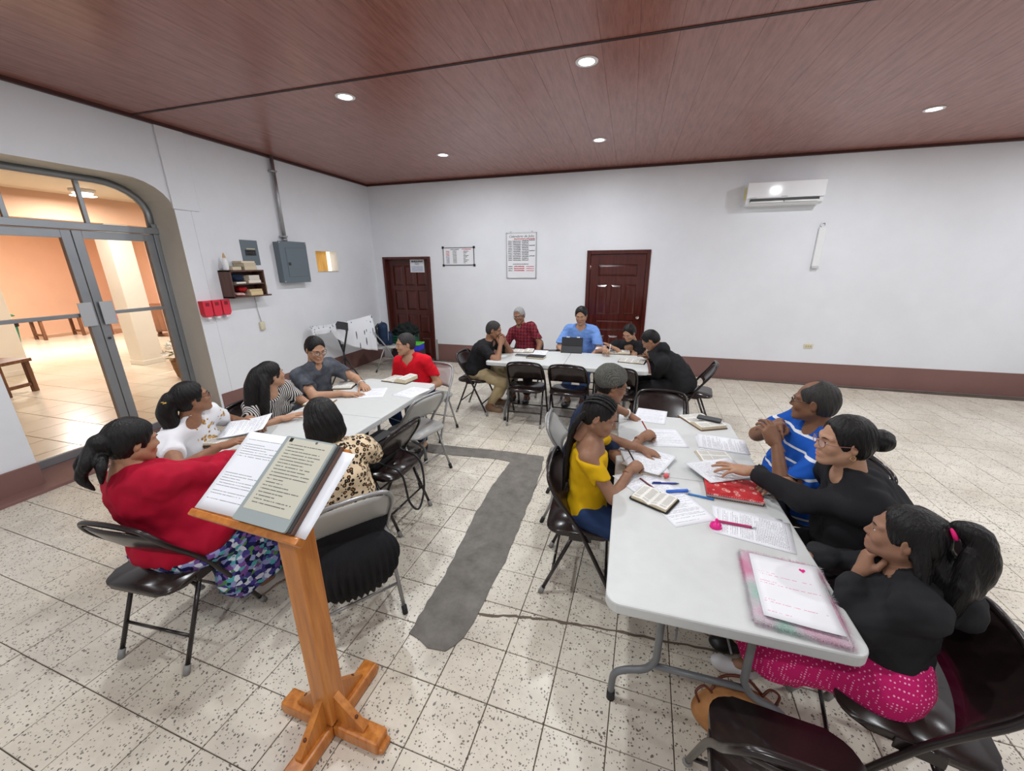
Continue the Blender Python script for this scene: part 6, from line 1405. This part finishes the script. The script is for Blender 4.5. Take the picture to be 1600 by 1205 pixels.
obj('strap', tube(catmull([(.13, -.03, .14), (.12, -.12, .07), (.11, -.27, .02), (.09, -.31, -.18), (-.01, -.32, -.31), (-.10, -.31, -.20), (-.11, -.27, .02), (-.12, -.12, .07), (-.13, -.03, .14)], 6), .008, 6), mat('black_strap', (.012, .012, .013, 1), .5), t)
obj('flap', prism(rrect(.26, .13, .03), .195, .203, T(0, 0, 0)), mat('black_bag_leather', (0, 0, 0, 1)), t, smooth=False)
chair('g', -1.74, 2.87, 74, 'empty grey folding chair at the right side of the left table')
# ------------------------------------------------------------------ right table
chair('b', -.15, 2.0, -88, 'dark brown folding chair under the girl in yellow')
def braid(x0, y0, z0, pts): return dict(p=pts, r=[.016, .017, .016, .014, .007], k=.004)
p = person('girl with long braids in a mustard yellow top and jeans, writing', (-.135, 1.96), -90, onz(938, 650, 1.075), -96, -22, 0, s=.85, female=False, face='kid', skin='b2', skincol=(.30, .155, .095, 1), zh=.525,
       top=dict(mat=M_YEL, sleeve=.66, neck='off', e=.012, wr=.003, hem=.035), bottom=dict(kind='pants', mat=M_JEAN), shoes=dict(mat=M_SHW), shoulder=.95,
       R=dict(at=tuple(onz(985, 735, tz + .04)), pose='pen', hint=(-.2, -.8, -.5)), L=dict(at=tuple(onz(1005, 702, tz + .04)), pose='relaxed', hint=(-.1, .8, -.3)),
       hair=dict(kind='loose', long=True, thick=.002, rough=.0028, tw=40, chains=[braid(0, 0, 0, [(x_, -.075, .02), (x_ * 1.3, -.125, -.06), (x_ * 1.5, -.15, -.18), (x_ * 1.5, -.16, -.32), (x_ * 1.4, -.17, -.44)]) for x_ in (-.045, -.02, .02, .045)]))
# cornrow ridges over the crown
for x_ in np.linspace(-.06, .06, 7):
    pts = [(x_ * (.75 + .35 * math.sin(a)), -.016 + .103 * math.cos(a), .032 + .094 * math.sin(a) * math.sqrt(max(.1, 1 - (x_ / .085) ** 2))) for a in np.linspace(.75, 2.9, 16)]
    p['hpart']('cornrow', tube(pts, [.0055 + .0022 * (k % 2) for k in range(16)], 7), hair_mat('black_hair', (0, 0, 0, 1)))
o = p['root']; wv = p['q'](.93)
chair('g', -.29, 2.65, -85, 'grey folding chair under the person in the knitted beanie')
p = person('person in a grey knitted beanie, glasses and navy top at the right table', (-.23, 2.52), -85, onz(957, 602, 1.13), -72, -16, 0, s=.94, fat=.015, female=True, skin='b', skincol=SK['b'],
       top=dict(mat=M_NAVY, sleeve=.8, neck='crew', name='navy_top'), bottom=dict(kind='pants', mat=M_DJEAN), shoes=dict(mat=M_SHB), glasses=True,
       R=dict(at=tuple(onz(1003, 684, tz + .045)), pose='pen', hint=(-.3, -.7, -.5)), L=dict(at=tuple(onz(984, 648, tz + .035)), pose='flat', hint=(-.2, .8, -.4)), hair=dict(kind='short', thick=.002))
S = SDF((-.13, -.16, -.08), (.13, .13, .18), .006); S.ell((0, -.022, .045), (.094, .112, .108), k=0); S.ell((0, -.06, .05), (.085, .085, .085), k=.03); S.cut((0, .05, .045), (0, .62, -1), k=.006); V, Q = S.mesh(); V = ripple(V, normals(V, Q), .0025, 60, 3)
tt = NT('grey_wool_knit'); v = tt.co(); wv = tt.n('ShaderNodeTexWave', {'Vector': v, 'Scale': 55.0, 'Distortion': 2.0, 'Detail': 2.0}); tt.set(color=tt.ramp(tt.noise(v, 160, 2), [(.3, srgb(58, 58, 54)), (.7, srgb(112, 112, 104))]), rough=.95, normal=tt.bump(wv.outputs['Fac'], .6, .006)); p['hpart']('beanie', npmesh('beanie', V, Q, (tt.m,)), None)
BEANIE = p
chair('b', 1.20, 2.42, 92, 'dark brown folding chair hidden behind the man in stripes')
person('man in a blue shirt with white stripes and glasses, hands clasped', (1.04, 2.34), 86, onx(1272, 628, .97), 62, -2, 0, s=1.0, fat=.055, skin='d', skincol=SK['d'], face='wide',
       top=dict(mat=M_BSTR, sleeve=.8, neck='collar', e=.016), bottom=dict(kind='pants', mat=M_DJEAN), shoes=dict(mat=M_SHB), glasses=True,
       L=dict(at=tuple(onx(1213, 695, .80)), dir=(-.35, .4, .75), palm=(-.3, .8, -.2), pose='hold', hint=(.3, -.6, -.8)), R=dict(at=tuple(onx(1216, 662, .86)), dir=(-.4, -.75, .1), palm=(.2, -.3, -.8), pose='hold', hint=(.2, .8, -.5)), hair=dict(kind='balding', salt=True, thick=.004))
chair('b', 1.17, 1.80, 95, 'dark brown folding chair hidden behind the woman in black')
p = person('woman in a black long-sleeved top with her hair in a bun, reaching over papers', (1.10, 1.80), 88, onx(1318, 690, .90), 92, -3, 0, s=.98, fat=.05, female=True, skin='c', skincol=SK['c'],
       top=dict(mat=M_BLKC, sleeve=1.90, neck='crew', name='black_top'), bottom=dict(kind='pants', mat=M_BLKC), shoes=dict(mat=M_SHB), glasses=dict(m='rose_frames', c=(.25, .10, .09, 1)),
       L=dict(at=tuple(onz(1176, 735, tz + .10)), pose='spread', dir=(-.95, .25, -.12), hint=(.1, -.7, -.7)), R=dict(at=(.82, 2.02, tz + .05), pose='relaxed'), hair=dict(kind='bun', long=False, thick=.007, bun=((0, -.142, .012), (.056, .052, .052))))
for x in (-1, 1): p['hpart']('earring', tube([(x * .083 + .0, -.006 + .011 * math.cos(a), -.046 + .011 * math.sin(a)) for a in np.linspace(0, 2 * PI, 12, endpoint=False)], .0016, 5, closed=True), mat('gold', (.75, .55, .25, 1), .25, 1))
WOMANB = p
chair('b', .99, 1.30, 76, 'dark brown folding chair under the girl in the hoodie')
p = person('girl in a black hoodie and pink dotted skirt with a ponytail, hand at her mouth', (.93, 1.32), 76, onx(1412, 838, .90), 62, 2, 0, s=.80, face='kid', female=False, skin='b2', skincol=(.30, .155, .095, 1), zh=.52,
       top=dict(mat=M_HOOD, sleeve=1.72, neck='hood', e=.020, cuff=True, name='hoodie', hem=-.01, wr=.008), bottom=dict(kind='skirt', mat=M_PINK, len=.16, flare=.04, e=.030), shoes=dict(mat=M_SHW, sole=M_SOLE),
       L=dict(at=tuple(onx(1343, 893, .825)), dir=(.22, .22, .9), palm=(.9, -.2, -.2), pose='pen', hint=(-.2, -.5, -.9)), R=dict(at=(.75, 1.55, tz - .02), pose='relaxed'), ankles={-1: (.66, 1.58, .085), 1: (.62, 1.74, .085)},
       hair=dict(kind='pony', long=True, thick=.006, chains=[dict(p=[(0, -.10, .085), (0, -.14, .07), (.0, -.165, -.01), (-.01, -.155, -.11), (0, -.145, -.20)], r=[.022, .036, .042, .036, .008], k=.015), dict(p=[(.0, -.08, -.03), (-.01, -.11, -.12), (-.02, -.12, -.24), (-.01, -.12, -.32)], r=[.05, .052, .042, .008], k=.02), dict(p=[(-.03, -.13, .03), (-.045, -.14, -.08), (-.05, -.13, -.20), (-.035, -.13, -.30)], r=[.02, .032, .026, .006], k=.015), dict(p=[(-.055, -.04, -.0), (-.07, -.06, -.10), (-.075, -.06, -.22)], r=[.022, .02, .005], k=.015)]))
S = None; p['hpart']('hair_band', tube([(.022 * math.cos(a), -.113 + .010 * math.sin(a), .083 + .020 * math.sin(a)) for a in np.linspace(0, 2 * PI, 14, endpoint=False)], .008, 7, closed=True), mat('hot_pink_band', srgb(236, 24, 120), .7))
chair('b', .34, 3.26, 178, 'empty dark brown folding chair at the far end of the right table')
chair('b', .545, .905, -6, 'empty dark brown folding chair at the near end of the right table')
# ------------------------------------------------------------------ back table
chair('b', -1.80, 4.56, -92, 'dark brown folding chair under the man in khaki trousers')
person('man in a black polo and khaki trousers, hands clasped at his chin', (-1.80, 4.58), -88, ony(772, 516, 4.54), -82, -14, 0, s=.98, fat=.03, skin='b', skincol=SK['b'],
       top=dict(mat=M_BLKC, sleeve=.75, neck='collar', name='polo_shirt', hem=.07), bottom=dict(kind='pants', mat=M_KHAK), shoes=dict(mat=M_SHT, sole=M_SOLE),
       R=dict(at=(-1.44, 4.46, .90), dir=(.1, .5, .8), palm=(-.4, .7, 0), pose='hold', hint=(.4, -.6, -.8)), L=dict(at=(-1.43, 4.60, .92), dir=(-.1, -.4, .8), palm=(-.4, -.7, 0), pose='hold', hint=(.4, .6, -.8)), ankles={-1: (-1.60, 4.78, .085), 1: (-1.62, 4.52, .085)}, hair=dict(kind='short', salt=True, thick=.004))
chair('b', -1.36, 5.42, 176, 'dark brown folding chair behind the old man in plaid')
person('old man with grey hair and glasses in a maroon plaid shirt', (-1.33, 5.40), 178, ony(811, 493, 5.30), 170, -12, 4, s=.98, fat=.01, skin='b', skincol=(.30, .16, .10, 1),
       top=dict(mat=M_PLAID, sleeve=.8, neck='collar'), bottom=dict(kind='pants', mat=M_DJEAN), shoes=dict(mat=M_SHB), glasses=True, R=dict(at=(-1.55, 5.12, .60)), L=dict(at=(-1.15, 5.12, .60), hint=(.8, .2, -.6)), hair=dict(kind='short', grey=True, thick=.006, hairline=.110))
chair('b', -.58, 5.46, 180, 'dark brown folding chair behind the man in scrubs')
person('man in light blue scrubs sitting behind the standing tablet', (-.58, 5.44), 180, ony(908, 493, 5.33), 176, -16, 0, s=1.02, fat=.02, skin='c', skincol=(.36, .20, .125, 1), shoulder=1.06,
       top=dict(mat=M_SCRUB, sleeve=.9, neck='v', e=.018, name='scrub_top'), bottom=dict(kind='pants', mat=M_SCRUB), shoes=dict(mat=M_SHB), R=dict(at=(-.76, 5.02, tz - .06)), L=dict(at=(-.40, 5.02, tz - .06), hint=(.8, .2, -.6)), hair=dict(kind='short', thick=.010))
chair('b', .08, 5.40, 180, 'dark brown folding chair behind the woman writing at the back')
person('woman in a black T-shirt writing at the back table', (.07, 5.38), 180, ony(983, 520, 5.10), 150, -30, 0, s=.94, fat=.03, female=True, skin='c', skincol=SK['c'],
       top=dict(mat=M_BLKC, sleeve=.62, neck='scoop', name='t_shirt'), bottom=dict(kind='pants', mat=M_DJEAN), shoes=dict(mat=M_SHB), R=dict(at=tuple(onz(944, 546, tz + .07)), pose='pen', hint=(-.8, .3, -.4)), L=dict(at=tuple(onz(962, 545, tz + .06)), pose='flat', hint=(.9, .2, -.4)), hair=dict(kind='bun', thick=.007, bun=((0, -.12, -.02), (.04, .04, .045))))
PENW = PEOPLE[-1]
chair('b', .80, 4.66, 82, 'dark brown folding chair under the writer in the black hoodie')
person('person in a black hooded jacket bent over writing at the back table end', (.66, 4.60), 84, ony(1016, 532, 4.52), 84, -38, 0, s=.98, fat=.025, skin='b', skincol=SK['b'],
       top=dict(mat=M_HOOD, sleeve=1.92, neck='hood', e=.017, name='hooded_jacket', hem=.08), bottom=dict(kind='pants', mat=M_BLKC), shoes=dict(mat=M_SHB), R=dict(at=(.30, 4.72, tz + .04), pose='flat'), L=dict(at=tuple(onz(1018, 558, tz + .05)), pose='pen', hint=(.3, -.8, -.3)), hair=dict(kind='short', thick=.008))
HOODW = PEOPLE[-1]
chair('b', -1.07, 4.33, 2, 'empty dark brown folding chair on the near side of the back table, leftmost of three'); chair('b', -.57, 4.32, -2, 'empty dark brown folding chair on the near side of the back table, middle of three'); chair('b', -.05, 4.33, 0, 'empty dark brown folding chair on the near side of the back table, rightmost of three')
# ------------------------------------------------------------------ worn and held things
def hand_world(p, sd, off):
    el, wr, B, _ = p['arms'][sd]; return p['world'](wr + B @ np.array(off))
def held_pen(p, sd, label, m, L_=.14, lean=(-.3, -.4, .85)):
    tipw = hand_world(p, sd, (-.03 if sd > 0 else .03, .105, -.055)); d = unit(p['world'](p['arms'][sd][2] @ np.array(lean)) - p['world']((0, 0, 0)))
    d = unit((d[0], d[1], abs(d[2]) + .35)); q_ = Vector(-d).to_track_quat('X', 'Z'); c = tipw + d * L_ * .42
    pen(label, 0, 0, 0, m, L_, .0042, M4=Matrix.Translation(c) @ q_.to_matrix().to_4x4())
held_pen(PEOPLE[6], 1, 'dark pencil held by the girl in yellow', mat('dark_pencil', srgb(50, 44, 44), .4))
held_pen(BEANIE, 1, 'red pencil held by the person in the beanie', mat('red_pencil', srgb(190, 60, 40), .4))
held_pen(PENW, 1, 'white pen held by the woman writing at the back', mat('white_pen', (.75, .75, .76, 1), .3)); held_pen(HOODW, -1, 'pale blue pen held by the hooded writer', mat('pale_blue_pen', srgb(140, 170, 214), .3))
def bracelet(p, sd, name, r, th, m, label=None, face=None):
    el, wr, B, _ = p['arms'][sd]; u = unit(wr - el); c = wr - u * .025; X = basis(u, V3(0, 0, 1) if abs(u[2]) < .9 else V3(1, 0, 0))
    pts = [tuple(c + X[:, 0] * r * math.cos(a) + X[:, 2] * r * .9 * math.sin(a)) for a in np.linspace(0, 2 * PI, 18, endpoint=False)]
    o = obj(name, tube(pts, th, 6, closed=True), m, p['root'], label)
    if face: obj('watch_face', lathe([(.019, 0), (.019, .006), (.015, .008)], 16, Matrix.Translation(c + X[:, 2] * r * .85) @ Vector(X[:, 2]).to_track_quat('Z', 'Y').to_matrix().to_4x4()), face, o)
bracelet(WOMANB, -1, 'wristwatch', .033, .006, mat('gold', (1, 1, 1, 1)), 'gold wristwatch with a dark face', M_BLK)
bracelet(PEOPLE[3], -1, 'wristwatch', .033, .005, MATS['silver_alu'], 'steel wristwatch'); bracelet(BEANIE, -1, 'bracelet', .032, .006, mat('white_beads', (.7, .66, .6, 1), .4), 'pale beaded bracelet')
